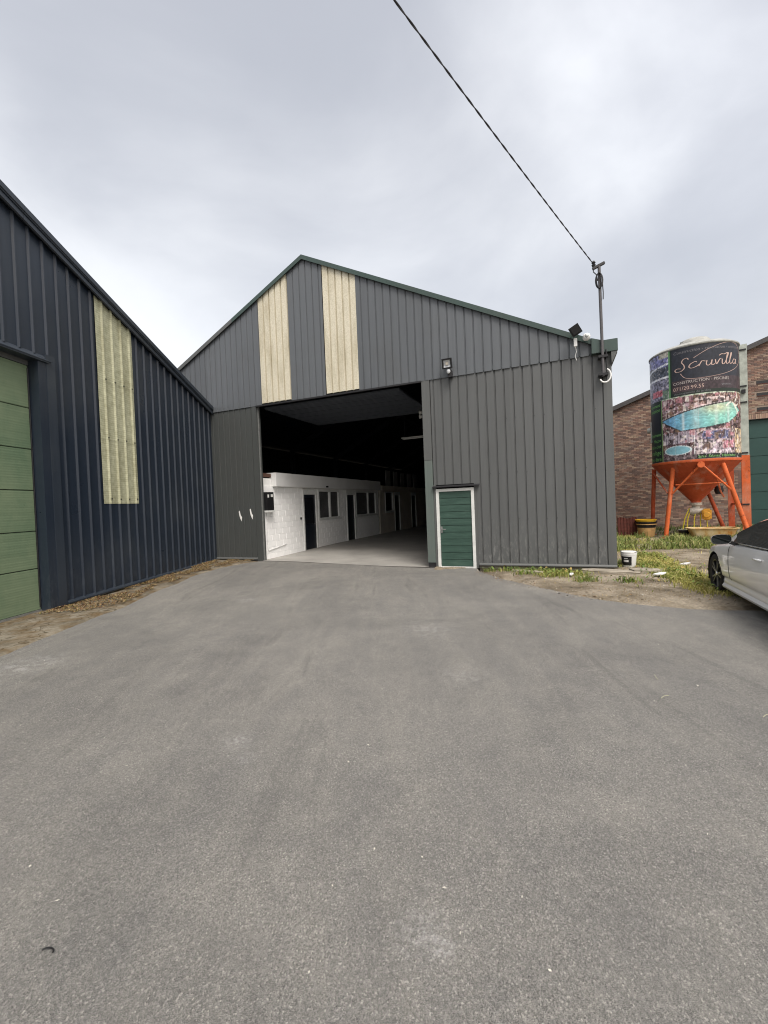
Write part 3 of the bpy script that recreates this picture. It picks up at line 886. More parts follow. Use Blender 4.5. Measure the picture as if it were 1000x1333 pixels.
# control box by the door
cb = empty('control_box', at_g(SW + 0.004, 0.2, 1.66), 'small dark control box on the white block wall behind the left jamb', 'control box')
MB().box(0, 0.16, 0, 0.36, 0.03, 0.62).build('case', 'black', cb, bevel=0.012)
MB().box(0.161, 0.166, 0.03, 0.10, 0.44, 0.54).build('notice', 'white_frame', cb)
MB().box(0.161, 0.166, 0.2, 0.31, 0.46, 0.55).build('notice', 'white_frame', cb)
MB().box(0.0, 0.17, -0.01, 0.37, -0.03, 0.028).build('tray', 'white_frame', cb)
# rear block
RB = empty('rear_office_block', ME.copy(), 'cream office block further back with lower fascia and dark doors', 'building')
mb = MB()
for y0, y1, z0, z1 in [(9.9, 10.65, 0, 2.5), (10.65, 11.9, 0, 1.28), (10.65, 11.9, 2.42, 2.5), (11.9, 12.05, 0, 2.5), (12.05, 13.0, 2.42, 2.5), (13.0, 15.1, 0, 2.5), (15.1, 16.1, 2.42, 2.5), (16.1, 24, 0, 2.5)]:
    mb.box(SW - 0.1, SW - 0.003, y0, y1, z0, z1)
mb.build('wall', 'cream_wall', RB)
MB().box(-15.5, SW - 0.115, 9.9, 24, 0.05, 2.6).build('wall_core', 'interior_dark', RB)
MB().box(SW - 0.3, SW + 0.14, 9.9, 24, 2.5, 2.73).build('fascia', 'cream_wall', RB)
inner_window(RB, 10.65, 11.9, 1.30, 2.42, SW, [])
inner_door(RB, 12.05, 13.0, 2.42, SW, glass=False)
inner_door(RB, 15.1, 16.1, 2.42, SW, glass=False)
for i in range(5):
    o = MB().box(0, 0.04, 0, 0.72, 0, 0.92).build('storage_board', 'pale_board', bevel=0.005)
    o.matrix_world = at_g(-10.25, 11.55 + i * 1.25, 2.735, 0.02 * (i % 3))
    tag(o, ['leftmost', 'second from the left', 'middle', 'fourth from the left', 'rightmost'][i] + ' of five pale boards standing on the rear office roof', 'board', 'pale boards on the rear office roof')
# lamps under the roof
lt = empty('tube_light', at_g(-6.95, 5.4, 4.33), 'unlit white tube light hanging under the dark warehouse roof', 'lamp')
MB().box(-0.05, 1.1, -0.05, 0.05, 0.03, 0.07).build('housing', 'white_frame', lt)
MB().tube([(0.0, 0, 0.005), (1.05, 0, 0.005)], 0.018, 8).build('tube', 'white_paint', lt, smooth=True)
mb = MB(); mb.bar((0.1, 0, 0.07), (0.1, 0, 3.9), 0.012, 0.012); mb.bar((1.0, 0, 0.07), (1.0, 0, 3.6), 0.012, 0.012); mb.build('hanger', 'interior_steel', lt)
sp = empty('spot_lamp', at_g(-5.4, 3.1, 4.78), 'small white twin spot lamp hanging just inside the right side of the doorway', 'lamp')
for i in range(2):
    MB().lathe([(0.0, 0.0), (0.05, 0.0), (0.075, -0.1), (0.07, -0.1), (0.0, -0.06)], 14, (0.0, 0.0, 0.05 - i * 0.14), axis='x').build('lamp_head', 'white_paint', sp, smooth=40)
MB().bar((0.02, 0, -0.1), (0.02, 0, 2.9), 0.03, 0.03).build('bracket', 'interior_steel', sp)

# ------------------------------------------------------------------ fittings on the front
def floodlight(mw, label, tilt, size=0.27, rot=0.0):
    f_ = empty('floodlight', mw, label, 'lamp', None)
    T = Matrix.Rotation(tilt, 4, 'X') @ Matrix.Rotation(rot, 4, 'Y')
    h_ = size / 2
    fr = MB(); 
    fr.box(-h_, h_, -0.03, 0.05, -h_, -h_ + 0.035); fr.box(-h_, h_, -0.03, 0.05, h_ - 0.035, h_)
    fr.box(-h_, -h_ + 0.035, -0.03, 0.05, -h_ + 0.035, h_ - 0.035); fr.box(h_ - 0.035, h_, -0.03, 0.05, -h_ + 0.035, h_ - 0.035)
    fr.box(-h_ + 0.03, h_ - 0.03, 0.02, 0.08, -h_ + 0.03, h_ - 0.03)
    o = fr.build('housing', 'black', f_); o.matrix_local = T
    g = MB()
    w_ = h_ - 0.037
    for z0, z1, y0, y1 in ((-w_, -w_ * 0.45, -0.005, 0.012), (-w_ * 0.45, w_ * 0.45, 0.012, 0.012), (w_ * 0.45, w_, 0.012, -0.005)):
        g.quad((-w_, y0, z0), (w_, y0, z0), (w_, y1, z1), (-w_, y1, z1))
    o = g.build('reflector', 'lamp_glass', f_); o.matrix_local = T
    o = MB().box(-0.035, 0.035, -0.015, 0.0, -0.035, 0.035).build('lamp_chip', 'cast', f_); o.matrix_local = T @ Matrix.Translation((0, 0.0, 0))
    br = MB(); br.bar((-h_ * 0.6, 0.06, -h_ * .2), (-h_ * 0.6, 0.2, -h_ * .2), 0.02, 0.02); br.bar((h_ * 0.6, 0.06, -h_ * .2), (h_ * 0.6, 0.2, -h_ * .2), 0.02, 0.02)
    br.build('bracket', 'black', f_)
    return f_
fl = floodlight(at_g(-3.70, -0.24, 5.26), 'black square floodlight above the small green door', R(14), 0.25)
MB().lathe([(0, 0.05), (0.045, 0.05), (0.05, 0.0), (0.03, -0.035), (0, -0.045)], 14, (0.03, 0.02, -0.21)).build('sensor', 'lamp_glass', fl, smooth=40)
MB().box(0.0, 0.10, 0.05, 0.19, -0.33, -0.16).build('junction_box', 'dark_metal', fl)
fl2 = floodlight(at_g(-0.70, -0.34, 5.50), 'black square floodlight tipped on its corner under the roof edge', R(195), 0.22, R(28))
MB().box(-0.035, 0.035, 0.1, 0.16, -0.32, -0.14).build('junction_box', 'white_paint', fl2)
MB().tube([(0, 0.22, -0.3), (0.02, 0.25, -0.4), (-0.01, 0.26, -0.5), (0.015, 0.26, -0.6)], 0.008, 6).build('lamp_cable', 'white_paint', fl2)
cm = empty('security_camera', at_g(-0.47, -0.24, 5.35), 'small white round security camera under the roof edge beside the floodlight', 'camera')
MB().lathe([(0, -0.06), (0.05, -0.06), (0.08, -0.02), (0.08, 0.05), (0, 0.06)], 18, axis='y').build('housing', 'white_paint', cm, smooth=40)
MB().lathe([(0, -0.075), (0.03, -0.07), (0.045, -0.061)], 14, axis='y').build('lens', 'galv', cm, smooth=40)
MB().bar((0, 0.05, 0), (0, 0.24, 0.05), 0.03, 0.03).build('bracket', 'white_paint', cm)
# service mast with overhead cable
M['mast_grey'] = mat_plain('mast_grey', srgb(84, 82, 84), 0.6)
ma = empty('service_mast', at_g(-0.15, -0.20, 4.42), 'thin grey steel service mast clamped to the right corner of the warehouse', 'mast')
MB().tube([(0, 0, 0), (-0.02, 0, 2.5)], 0.032, 12).build('pole', 'mast_grey', ma, smooth=40)
MB().bar((-0.15, -0.02, 2.42), (0.09, 0.02, 2.52), 0.07, 0.05).build('crossarm', 'dark_metal', ma)
MB().lathe([(0, -0.06), (0.03, -0.06), (0.045, -0.02), (0.025, 0.0), (0.045, 0.03), (0.02, 0.07), (0, 0.07)], 12, (-0.13, -0.02, 2.52)).build('insulator', 'dark_metal', ma, smooth=40)
for q in range(4):
    pth = [(-0.03 + 0.075 * math.cos(t) * (1 - 0.1 * q), -0.045 - 0.008 * q, 2.12 + 0.17 * math.sin(t)) for t in np.linspace(0, 6.283, 20)]
    MB().tube(pth, 0.011, 6).build('cable_loop', 'dark_metal', ma)
MB().tube([(-0.13, -0.02, 2.46), (-0.14, -0.04, 2.34), (-0.08, -0.05, 2.26), (-0.06, -0.05, 2.12)], 0.011, 6).build('cable_tail', 'dark_metal', ma)
MB().tube([(0.03, -0.03, 2.2), (0.045, -0.03, 1.85), (0.04, -0.03, 1.7)], 0.012, 6).build('cable_tail', 'dark_metal', ma)
for zz in (0.02, 0.42):
    MB().box(-0.09, 0.10, -0.045, 0.165, zz, zz + 0.05).build('clamp', 'dark_metal', ma)
MB().tube([(0.07, 0.02, 0.6), (0.075, 0.02, 0.0), (0.06, 0.02, -0.1)], 0.014, 6).build('cable_tail', 'dark_metal', ma)
MB().tube([(0.03 + 0.115 * math.cos(t), -0.06, 0.0 + 0.15 * math.sin(t)) for t in np.linspace(-2.6, 1.2, 18)], 0.016, 8).build('conduit_loop', 'white_paint', ma, smooth=True)
p_ins = gw(-0.30, -0.23, 6.97)
pA = Vector((0.355, 5.11, 7.6)); d_ = (pA - p_ins)
strands = []
for ph in (0, math.pi):
    pth = []
    for i in range(420):
        t = i / 419 * 4.2
        p = p_ins + d_ * t
        p.z += 0.10 * (t * t - t) - 0.0
        tw = t * d_.length * 2 * math.pi / 0.5 + ph
        sd_ = Vector((d_.y, -d_.x, 0)).normalized()
        pth.append(p + sd_ * (0.006 * math.cos(tw)) + Vector((0, 0, 1)) * (0.006 * math.sin(tw)))
    strands.append(pth)
M['cable_grey'] = mat_plain('cable_grey', (0.05, 0.05, 0.055), 0.6)
cab = empty('overhead_cable', Matrix.Translation(p_ins), 'twisted dark overhead cable running from the mast up across the sky', 'cable')
for pth in strands:
    MB().tube([p - p_ins for p in pth], 0.008, 6).build('strand', 'cable_grey', cab, smooth=True)

# ------------------------------------------------------------------ navy shed
N = empty('shed', ML.copy(), 'dark navy metal-clad shed with faded green sectional door on the left', 'building')
def ntop(t): return 7.16 - 0.33 * t if t > -2.5 else 7.985 + 0.33 * (t + 2.5)
def nfn(off): return lambda s, d, z: (off + d, s, z)
NK = dict(pitch=0.2825, flat=0.222, depth=0.036, side=0.020)
def navy(a, b, zb, zt, off=0.0, mat='navy_sheet', nm='cladding_sheet'):
    # raised narrow ribs: wide pan lies back, the rib stands out
    def fn(s, d, z): return (off + 0.036 - d, s, z)
    return sheet(nm, a, b, zb, zt, N, mat, fn, phase=1.29 - 0.1, breaks=(-2.5,), **NK)
t0 = 0.16
edges = [t0, 1.29, 2.42, 3.55, 4.68, 5.81, 6.22]
wt_ = lambda s: ntop(s) - 0.2
for a, b in zip(edges, edges[1:]):
    if a == 1.29:
        navy(a, b, 0.1, 2.04)
    else: navy(a, b, 0.1, wt_)
# ribbed translucent strip in three lengths with screws
zs = [2.0, 3.42, 4.72]
for i, z0 in enumerate(zs):
    zt = (zs[i + 1] + 0.06) if i < 2 else wt_
    navy(1.285, 2.425, z0, zt, 0.012 + 0.004 * i, 'green_cream_sheet', 'translucent_sheet')
for z in (2.10, 3.46, 4.76):
    pts = [(1.19 + 0.2825 * n, 0.0, z + random.uniform(-.008, .008)) for n in range(1, 5)]
    screws(N, pts, 0.02, lambda s, d, zz: (0.056 + d, s, zz), 'black')
pts = []
for z in (0.7, 1.55, 3.3, 4.6, 5.4):
    for n in range(-3, 18):
        s = 1.19 + 0.2825 * n + 0.06
        if s > 0.2 and not 1.25 < s < 2.45 and z < ntop(s) - 0.4 and random.random() < 0.55: pts.append((s, 0, z))
screws(N, pts, 0.009, lambda s, d, zz: (0.001 + d, s, zz), 'dark_metal')
# sheets above and beyond the door
for i in range(4):
    navy(t0 - 1.13 * (i + 1), t0 - 1.13 * i, 4.76, wt_)
navy(-4.9, t0 - 1.13 * 4, 4.76, wt_)
for i in range(5): navy(-4.9 - 1.13 * (i + 1), -4.9 - 1.13 * i, 0.1, wt_)
navy(-11.2, -10.55, 0.1, wt_)
# door opening trims
MB().box(-0.20, 0.05, -0.20, -0.03, 0.0, 4.72).build('jamb', 'navy_sheet', N)
MB().box(-0.02, 0.058, -0.03, 0.165, 0.02, 4.80).build('jamb_trim', 'navy_trim', N, bevel=0.004)
MB().box(-0.25, 0.05, -4.95, -4.75, 0.0, 4.72).build('jamb', 'navy_trim', N)
mb = MB(); mb.prism([(-0.2, 4.64), (0.085, 4.64), (0.085, 4.665), (0.0, 4.78), (-0.2, 4.78)], lambda p, q, sd_: (p, -4.95 if sd_ == 0 else 0.02, q))
mb.build('lintel_trim', 'navy_trim', N)
MB().box(-0.05, 0.095, -4.95, 0.06, 4.667, 4.68).build('lintel_drip', 'navy_trim', N)
# sectional door
zb = [0.05, 0.815, 1.505, 2.255, 3.01, 3.765, 4.55]
for a, b in zip(zb, zb[1:]):
    MB().box(-0.20, -0.15, -4.75, -0.205, a + 0.006, b - 0.006).build('door_panel', 'door_green', N, bevel=0.008)
MB().box(-0.26, -0.205, -4.8, -0.15, 0.02, 4.7).build('door_backing', 'dark_metal', N)
MB().box(-0.205, -0.145, -4.75, -0.205, 4.552, 4.64).build('door_top_seal', 'grey_trim', N)
MB().box(-0.202, -0.135, -4.75, -0.205, 0.01, 0.052).build('door_bottom_rail', 'galv', N)
MB().tube([(-0.145, -0.22, 0.1), (-0.145, -0.22, 4.5)], 0.014, 6).build('door_edge_seal', 'black', N)
# base flashing
mb = MB(); mb.prism([(0.0, 0.06), (0.0, 0.125), (0.055, 0.11), (0.075, 0.085), (0.075, 0.06), (0.06, 0.06)], lambda p, q, sd_: (p, 0.17 if sd_ == 0 else 6.2, q + 0.0 + (0.05 if sd_ else 0)))
mb.build('base_flashing', 'navy_trim', N)
MB().box(-0.3, -0.02, 0.1, 6.2, -0.2, 0.14).build('plinth', 'concrete', N)
# verge: stepped cap along the slope
def nverge(a, b, prof, name, mat):
    mb = MB(); n_ = len(prof)
    for t in (a, b):
        for x, dz in prof: mb.v.append((x, t, ntop(t) + dz))
    for i in range(n_):
        j = (i + 1) % n_; mb.f.append((i, j, n_ + j, n_ + i))
    mb.f += [tuple(range(n_))[::-1], tuple(range(n_, 2 * n_))]
    return mb.build(name, mat, N)
for a, b in ((-11.2, -6.9), (-6.895, -2.5), (-2.499, -0.4), (-0.395, 2.4), (2.405, 4.6), (4.605, 6.42)):
    nverge(a, b, [(-0.3, 0.0), (0.16, 0.0), (0.16, -0.10), (0.14, -0.11), (0.14, -0.13), (-0.3, -0.13)], 'verge_cap', 'navy_trim')
    nverge(a, b, [(-0.05, -0.132), (0.12, -0.132), (0.12, -0.225), (0.09, -0.24), (0.075, -0.225), (0.075, -0.16), (-0.05, -0.16)], 'verge_fascia', 'navy_trim')
# gutter end at the low eave
MB().box(-6, 0.15, 6.43, 6.56, 4.92, 5.03).build('gutter', 'navy_trim', N, bevel=0.01)
# body behind the cladding
mb = MB()
for pol in ([(-11.2, -0.1), (-4.97, -0.1), (-4.97, 4.7), (-11.2, 4.7)], [(0.0, -0.1), (6.2, -0.1), (6.2, 4.7), (0.0, 4.7)], [(-11.2, 4.701), (6.2, 4.701), (6.2, ntop(6.2) - 0.14), (-2.5, ntop(-2.5) - 0.14), (-11.2, ntop(-11.2) - 0.14)]):
    mb.prism(pol, lambda p, q, sd_: (-0.27 + 0.25 * sd_, p, q))
mb.build('inner_wall', 'interior_dark', N)
MB().box(-14, -0.3, 6.05, 6.2, -0.1, 5.0).build('end_wall', 'navy_sheet', N)
for a, b in ((-11.4, -2.5), (-2.5, 6.5)):
    mb = MB()
    za = ntop(a); zb_ = ntop(b)
    mb.v += [(-14, a, za - .13), (-0.3, a, za - .13), (-0.3, b, zb_ - .13), (-14, b, zb_ - .13), (-14, a, za - .01), (-0.3, a, za - .01), (-0.3, b, zb_ - .01), (-14, b, zb_ - .01)]
    mb.f += [(0, 3, 2, 1), (4, 5, 6, 7), (0, 1, 5, 4), (1, 2, 6, 5), (2, 3, 7, 6), (3, 0, 4, 7)]
    mb.build('roof', 'roof_dark', N)

# ------------------------------------------------------------------ brick barn behind
BV = 12.9
BB = empty('brick_building', at_g(0, BV), 'weathered red-brown brick building with sloping roof edge behind the silo', 'building')
def bz(s): return 5.42 + 0.382 * (s - 0.0) if s < 10 else 5.42 + 3.82 - 0.382 * (s - 10)
DS, DE, DZ = 6.72, 10.6, 4.84
bm = bmesh.new()
def bpoly(pts, y0, y1, name, mat):
    mb = MB(); mb.prism(pts, lambda p, q, sd_: (p, y0 if sd_ == 0 else y1, q)); return mb.build(name, mat, BB)
bpoly([(-3, -0.1), (DS, -0.1), (DS, bz(DS)), (-3, bz(-3))], 0.0, 0.3, 'wall', 'mortar')
bpoly([(DS + .001, DZ), (DE, DZ), (DE, bz(DE)), (10, bz(10)), (DS + .001, bz(DS))], 0.0, 0.3, 'wall', 'mortar')
bpoly([(DE + .001, -0.1), (20, -0.1), (20, bz(20)), (DE + .001, bz(DE))], 0.0, 0.3, 'wall', 'brick_far')
# bricks: real faces standing proud of the mortar
bv, bf, bc = [], [], []
pal = [srgb(136, 110, 97), srgb(124, 98, 87), srgb(142, 118, 104), srgb(114, 94, 86), srgb(150, 130, 113), srgb(130, 114, 104), srgb(106, 89, 83)]
row = 0; z = -0.02
while z < 9.4:
    off = (0.11 if row % 2 else 0.0)
    s = 0.3 + off
    while s < DE + 0.3:
        e_ = s + 0.21
        zt = z + 0.06
        keep = zt < bz((s + e_) / 2) - 0.1
        if e_ > DS and s < DE and z < DZ + 0.235: keep = False
        for vz in (5.28, 5.92, 6.45):
            if 7.05 < e_ and s < 8.25 and vz - 0.10 < zt and z < vz + 0.1: keep = False
        if keep:
            ee = min(e_, DS) if z < DZ and s < DS else e_
            pr = -0.014 - random.random() * 0.007
            j = lambda: random.uniform(-0.003, 0.003)
            n = len(bv)
            a, b, c, d = s + j(), ee + j(), z + j(), zt + j()
            bv += [(a, pr, c), (b, pr, c), (b, pr, d), (a, pr, d), (a, 0, c), (b, 0, c), (b, 0, d), (a, 0, d)]
            bf += [(n, n + 1, n + 2, n + 3), (n, n + 4, n + 5, n + 1), (n + 1, n + 5, n + 6, n + 2), (n + 2, n + 6, n + 7, n + 3), (n + 3, n + 7, n + 4, n)]
            cc = random.choice(pal); f_ = random.uniform(0.82, 1.12)
            bc += [k(cc, f_)] * 8
        s += 0.22
    z += 0.07; row += 1
s = DS - 0.2
while s < DE + 0.2:                       # soldier course over the door
    n = len(bv); pr = -0.018 - random.random() * 0.006
    a, b, c, d = s, s + 0.062, DZ + 0.012, DZ + 0.222
    bv += [(a, pr, c), (b, pr, c), (b, pr, d), (a, pr, d), (a, 0, c), (b, 0, c), (b, 0, d), (a, 0, d)]
    bf += [(n, n + 1, n + 2, n + 3), (n, n + 4, n + 5, n + 1), (n + 1, n + 5, n + 6, n + 2), (n + 2, n + 6, n + 7, n + 3), (n + 3, n + 7, n + 4, n)]
    bc += [k(random.choice(pal[2:5]), random.uniform(1.05, 1.3))] * 8
    s += 0.072
np_mesh('bricks', bv, bf, 'brick', BB, np.array(bc), kind='stuff')
for vz in (5.28, 5.92, 6.45):
    vt = MB().box(7.08, 8.22, -0.012, 0.02, vz - 0.065, vz + 0.065).build('vent', 'dark_metal', BB)
    MB().box(7.08, 8.22, -0.03, -0.0125, vz - 0.09, vz - 0.066).build('sill', 'rust_sheet', vt)
gd = MB().box(DS + 0.005, DE - 0.005, 0.12, 0.18, 0.0, DZ - 0.005).build('door', 'green_big_door', BB)
for i in range(6):
    MB().box(DS + 0.02, DE - 0.02, 0.085, 0.119, 0.02 + i * 0.8, 0.02 + i * 0.8 + 0.785).build('door_panel', 'green_big_door', gd, bevel=0.008)
MB().box(DS - 0.02, DE + 0.02, -0.04, 0.1, DZ - 0.012, DZ + 0.008).build('lintel', 'dark_metal', BB)
for a, b in ((-3, 10), (10, 20)):
    mb = MB()
    for t in (0, 1):
        for q in (a, b): 
            zq = 5.42 + 0.382 * q if a < 10 and q <= 10 else 5.42 + 3.82 - 0.382 * (q - 10)
            mb.v += [(q, -0.16 if t == 0 else 10, zq - 0.06), (q, -0.16 if t == 0 else 10, zq + 0.09)]
    mb.f += [(0, 2, 3, 1), (4, 5, 7, 6), (0, 1, 5, 4), (2, 6, 7, 3), (1, 3, 7, 5), (0, 4, 6, 2)]
    mb.build('roof', 'roof_dark', BB)
    mb = MB()
    for q in (a, b):
        zq = 5.42 + 0.382 * q if a < 10 and q <= 10 else 5.42 + 3.82 - 0.382 * (q - 10)
        mb.v += [(q, -0.19, zq - 0.11), (q, -0.162, zq - 0.11), (q, -0.162, zq + 0.10), (q, -0.19, zq + 0.10)]
    mb.f += [(0, 4, 5, 1), (1, 5, 6, 2), (2, 6, 7, 3), (3, 7, 4, 0), (0, 1, 2, 3), (4, 7, 6, 5)]
    mb.build('verge_board', 'roof_dark', BB)

# ------------------------------------------------------------------ mortar silo
SC = Vector((12.04, 16.59, 0)); SA = R(35.97)
MS = Matrix.Translation(SC) @ Matrix.Rotation(-SA, 4, 'Z')
S = empty('mortar_silo', MS, 'tall round silo wrapped in printed advertising on orange legs', 'silo')
SR, ZB, ZT = 1.385, 2.86, 6.98
prof = [(SR, ZB), (SR, ZT), (SR + 0.03, ZT), (SR + 0.035, ZT + 0.04), (SR + 0.01, ZT + 0.06), (SR * 0.92, ZT + 0.14), (SR * 0.6, ZT + 0.27), (SR * 0.42, ZT + 0.32)]
MB().lathe(prof, 72).build('shell', 'silo_shell', S, smooth=30)
MB().lathe([(0.0, ZT + 0.57), (0.34, ZT + 0.56), (0.44, ZT + 0.52), (0.54, ZT + 0.40), (0.62, ZT + 0.24)], 32, (0.08, 0, 0)).build('hatch', 'silo_shell', S, smooth=40)
MB().tube([(-0.35, -0.3, ZT + 0.40), (-0.35, -0.32, ZT + 0.47), (-0.2, -0.36, ZT + 0.47), (-0.2, -0.34, ZT + 0.40)], 0.015, 6).build('hatch_handle', 'galv', S)
# cone
MB().lathe([(SR + 0.02, ZB + 0.03), (SR + 0.03, ZB - 0.02), (SR - 0.02, ZB - 0.09), (0.17, 1.38), (0.17, 1.28)], 72).build('hopper', 'orange_dull', S, smooth=30)
MB().lathe([(SR + 0.022, ZB - 0.05), (SR + 0.028, ZB + 0.035), (SR + 0.006, ZB + 0.04)], 72).build('rim_band', 'orange', S, smooth=40)
# legs
legs = [((-0.66, -1.0, 2.72), (-0.96, -1.0, 0.0)), ((0.80, -1.0, 2.72), (1.52, -1.0, 0.0)), ((-1.36, 0.35, 2.72), (-1.50, 0.6, 0.0)), ((0.2, 0.9, 2.3), (0.95, 0.9, 0.0))]
for i, (a, b) in enumerate(legs):
    lg = MB().tube([a, b], 0.075 if i < 3 else 0.07, 12).build('leg', 'orange' if i < 2 else 'orange_dull', S, smooth=40)
    MB().box(b[0] - 0.16, b[0] + 0.16, b[1] - 0.14, b[1] + 0.14, -0.02, 0.04).build('foot_plate', 'orange_dull', lg)
for a, b in (((0.16, -1.34, 2.70), (-0.78, -1.02, 1.62)), ((0.2, -1.34, 2.70), (1.06, -1.02, 1.72))):
    MB().tube([a, b], 0.035, 8).build('brace', 'orange', S, smooth=40)
MB().tube([(-0.6, -1.02, 2.02), (0.9, -1.02, 2.02)], 0.022, 8).build('brace', 'orange', S)
MB().tube([(-1.33, -0.2, 2.5), (-0.86, -0.98, 1.72)], 0.03, 8).build('brace', 'orange_dull', S)
MB().lathe([(0, -0.07), (0.11, -0.07), (0.11, 0.05), (0, 0.05)], 14, (0.18, -1.36, 2.70), axis='y').build('brace_boss', 'orange', S, smooth=40)
MB().tube([(0.62, -0.8, 2.3), (0.72, -0.85, 1.75), (0.82, -0.85, 1.5)], 0.03, 8).build('drain_pipe', 'orange', S, smooth=40)
# transport rails
def chan(x, y, z0, z1, w_, mat, name='rail'):
    mb = MB(); mb.box(x - w_ / 2, x + w_ / 2, y, y + 0.02, z0, z1); mb.box(x - w_ / 2, x - w_ / 2 + 0.02, y + 0.02, y + 0.14, z0, z1); mb.box(x + w_ / 2 - 0.02, x + w_ / 2, y + 0.02, y + 0.14, z0, z1)
    return mb.build(name, mat, S)
chan(1.52, 0.25, 3.02, 7.08, 0.22, 'silo_rail'); chan(1.52, 0.25, 0.0, 3.018, 0.25, 'orange')
chan(1.14, 1.4, 0.0, 3.3, 0.2, 'orange_dull'); chan(1.14, 1.4, 3.302, 7.05, 0.2, 'silo_rail')
for zz in (6.88, 5.55, 4.96, 3.1, 1.2):
    MB().bar((1.40, 0.24, zz), (1.60, 0.24, zz), 0.04, 0.05).build('clamp', 'dark_metal', S)
    MB().bar((1.50, 0.39, zz), (1.16, 1.4, zz), 0.06, 0.06).build('rail_tie', 'orange_dull' if zz < 3 else 'silo_rail', S)
MB().box(1.44, 1.56, 0.17, 0.24, 5.28, 5.42).build('junction_box', 'dark_metal', S)
MB().lathe([(0.0, -0.12), (0.09, -0.12), (0.12, -0.02), (0.09, 0.05), (0, 0.06)], 14, (-1.40, -0.15, 4.25), axis='x').build('side_valve', 'silo_shell', S, smooth=40)
MB().box(-1.40, -1.28, -0.32, -0.16, 3.75, 4.55).build('side_valve_plate', 'silo_shell', S)
# pump and motor below the cone
pm_ = MB().lathe([(0.0, 0.12), (0.2, 0.12), (0.2, 0.02), (0.13, 0.0), (0.13, -0.16), (0, -0.16)], 16, (0, 0, 1.2)).build('valve', 'cast', S, smooth=40)
MB().lathe([(0.0, -0.32), (0.14, -0.32), (0.17, -0.2), (0.14, -0.05), (0.1, 0.16), (0, 0.16)], 16, (0.12, -0.08, 0.98), axis='x').build('pump', 'cast', S, smooth=40)
MB().box(0.17, 0.47, -0.42, -0.1, 0.66, 1.08).build('motor', 'ochre', S, bevel=0.05, smooth=40)
MB().lathe([(0.0, -0.05), (0.10, -0.04), (0.12, 0.0), (0.0, 0.0)], 14, (0.32, -0.42, 0.86), axis='y').build('motor_cap', 'ochre', S, smooth=40)
for i, (xa, xb) in enumerate(((-0.2, -0.42), (-0.16, -0.30), (0.0, -0.08), (0.14, 0.12), (0.26, 0.34))):
    MB().tube([(xa, -0.12, 1.12 - 0.05 * i), (xa + (xb - xa) * 0.7, -0.25, 0.75), (xb, -0.3, 0.35), (xb - 0.05, -0.32, 0.05)], 0.02, 6).build('hose', 'yellow_hose', S, smooth=True)
MB().lathe([(0, 0.3), (0.12, 0.3), (0.15, 0.12), (0.1, 0), (0, 0)], 14, (0.72, 0.3, 1.62)).build('vibrator', 'dark_metal', S, smooth=40)

# printed wrap: colours painted per point of a curved sheet
PH0, PH1 = R(-112), R(84)
NU, NVv = 330, 230
uu = np.linspace(PH0, PH1, NU); zz_ = np.linspace(ZB + 0.05, ZT - 0.02, NVv)
PHI, ZZ = np.meshgrid(uu, zz_)
deg = np.degrees(PHI); T_ = (ZT - ZZ) / (ZT - ZB)          # 0 top .. 1 bottom
colr = np.zeros(PHI.shape + (3,))
def fill(mask, c): colr[mask] = c
nz1 = rng.normal(size=PHI.shape)
def blur(a, n):
    for _ in range(n): a = (a + np.roll(a, 1, 0) + np.roll(a, -1, 0) + np.roll(a, 1, 1) + np.roll(a, -1, 1)) / 5
    return a
nb = blur(nz1.copy(), 14); nb /= nb.std(); nf = blur(nz1.copy(), 3); nf /= nf.std()
nh = rng.normal(size=PHI.shape); nh = blur(nh, 6); nh /= nh.std()
fill(T_ >= 0, srgb(34, 38, 48))
up = T_ < 0.425
# header panel, dark slate
hd_ = up & (deg > -29)
colr[hd_] = np.array(srgb(36, 40, 52))
colr[hd_] *= (1 + 0.12 * nh[hd_])[:, None].clip(0.6, 1.5)
low = hd_ & (T_ > 0.285) & (T_ < 0.40)
colr[low] = np.array(srgb(62, 48, 54)) * (1 + 0.2 * nh[low])[:, None].clip(0.5, 1.6)
fill(hd_ & (T_ >= 0.395), srgb(26, 44, 34))
fill(hd_ & (deg < -26.5), srgb(24, 44, 32))
fill((deg > -31) & (deg < -29) & up, srgb(96, 156, 92))
# two pictures on the far left of the top band
p1 = up & (deg <= -31) & (T_ < 0.215)
base = np.array(srgb(110, 112, 168)); 
colr[p1] = base * (1 + 0.35 * nb[p1])[:, None].clip(0.3, 1.9)
q = p1 & (T_ > 0.135 + (deg + 31) * 0.0008); colr[q] = np.array(srgb(74, 82, 98)) * (1 + 0.25 * nf[q])[:, None].clip(.4, 1.7)
fill(p1 & (T_ < 0.05) & (deg > -48), srgb(190, 184, 166))
fill(p1 & (np.abs(T_ - 0.125 - (deg + 60) * -0.0006) < 0.008), srgb(212, 216, 230))
p2 = up & (deg <= -31) & (T_ >= 0.215)
colr[p2] = np.array(srgb(128, 126, 150)) * (1 + 0.35 * nf[p2])[:, None].clip(.3, 2)
q = p2 & (T_ > 0.33) & (deg < -42) & (deg > -66) & (T_ < 0.385); fill(q, srgb(206, 96, 116))
q = p2 & (T_ > 0.34) & (deg >= -42); colr[q] = np.array(srgb(96, 120, 104)) * (1 + 0.3 * nb[q])[:, None].clip(.4, 1.7)
fill(p2 & (np.abs(T_ - 0.225) < 0.008), srgb(214, 216, 226))
lo = T_ >= 0.425
# green text column
lc = lo & (deg < -44)
colr[lc] = np.array(srgb(22, 44, 36)) 
fill(lc & (T_ > 0.535) & (T_ < 0.70), srgb(22, 28, 40))
fill(lo & (deg > -45.5) & (deg < -43.5), srgb(120, 158, 92))
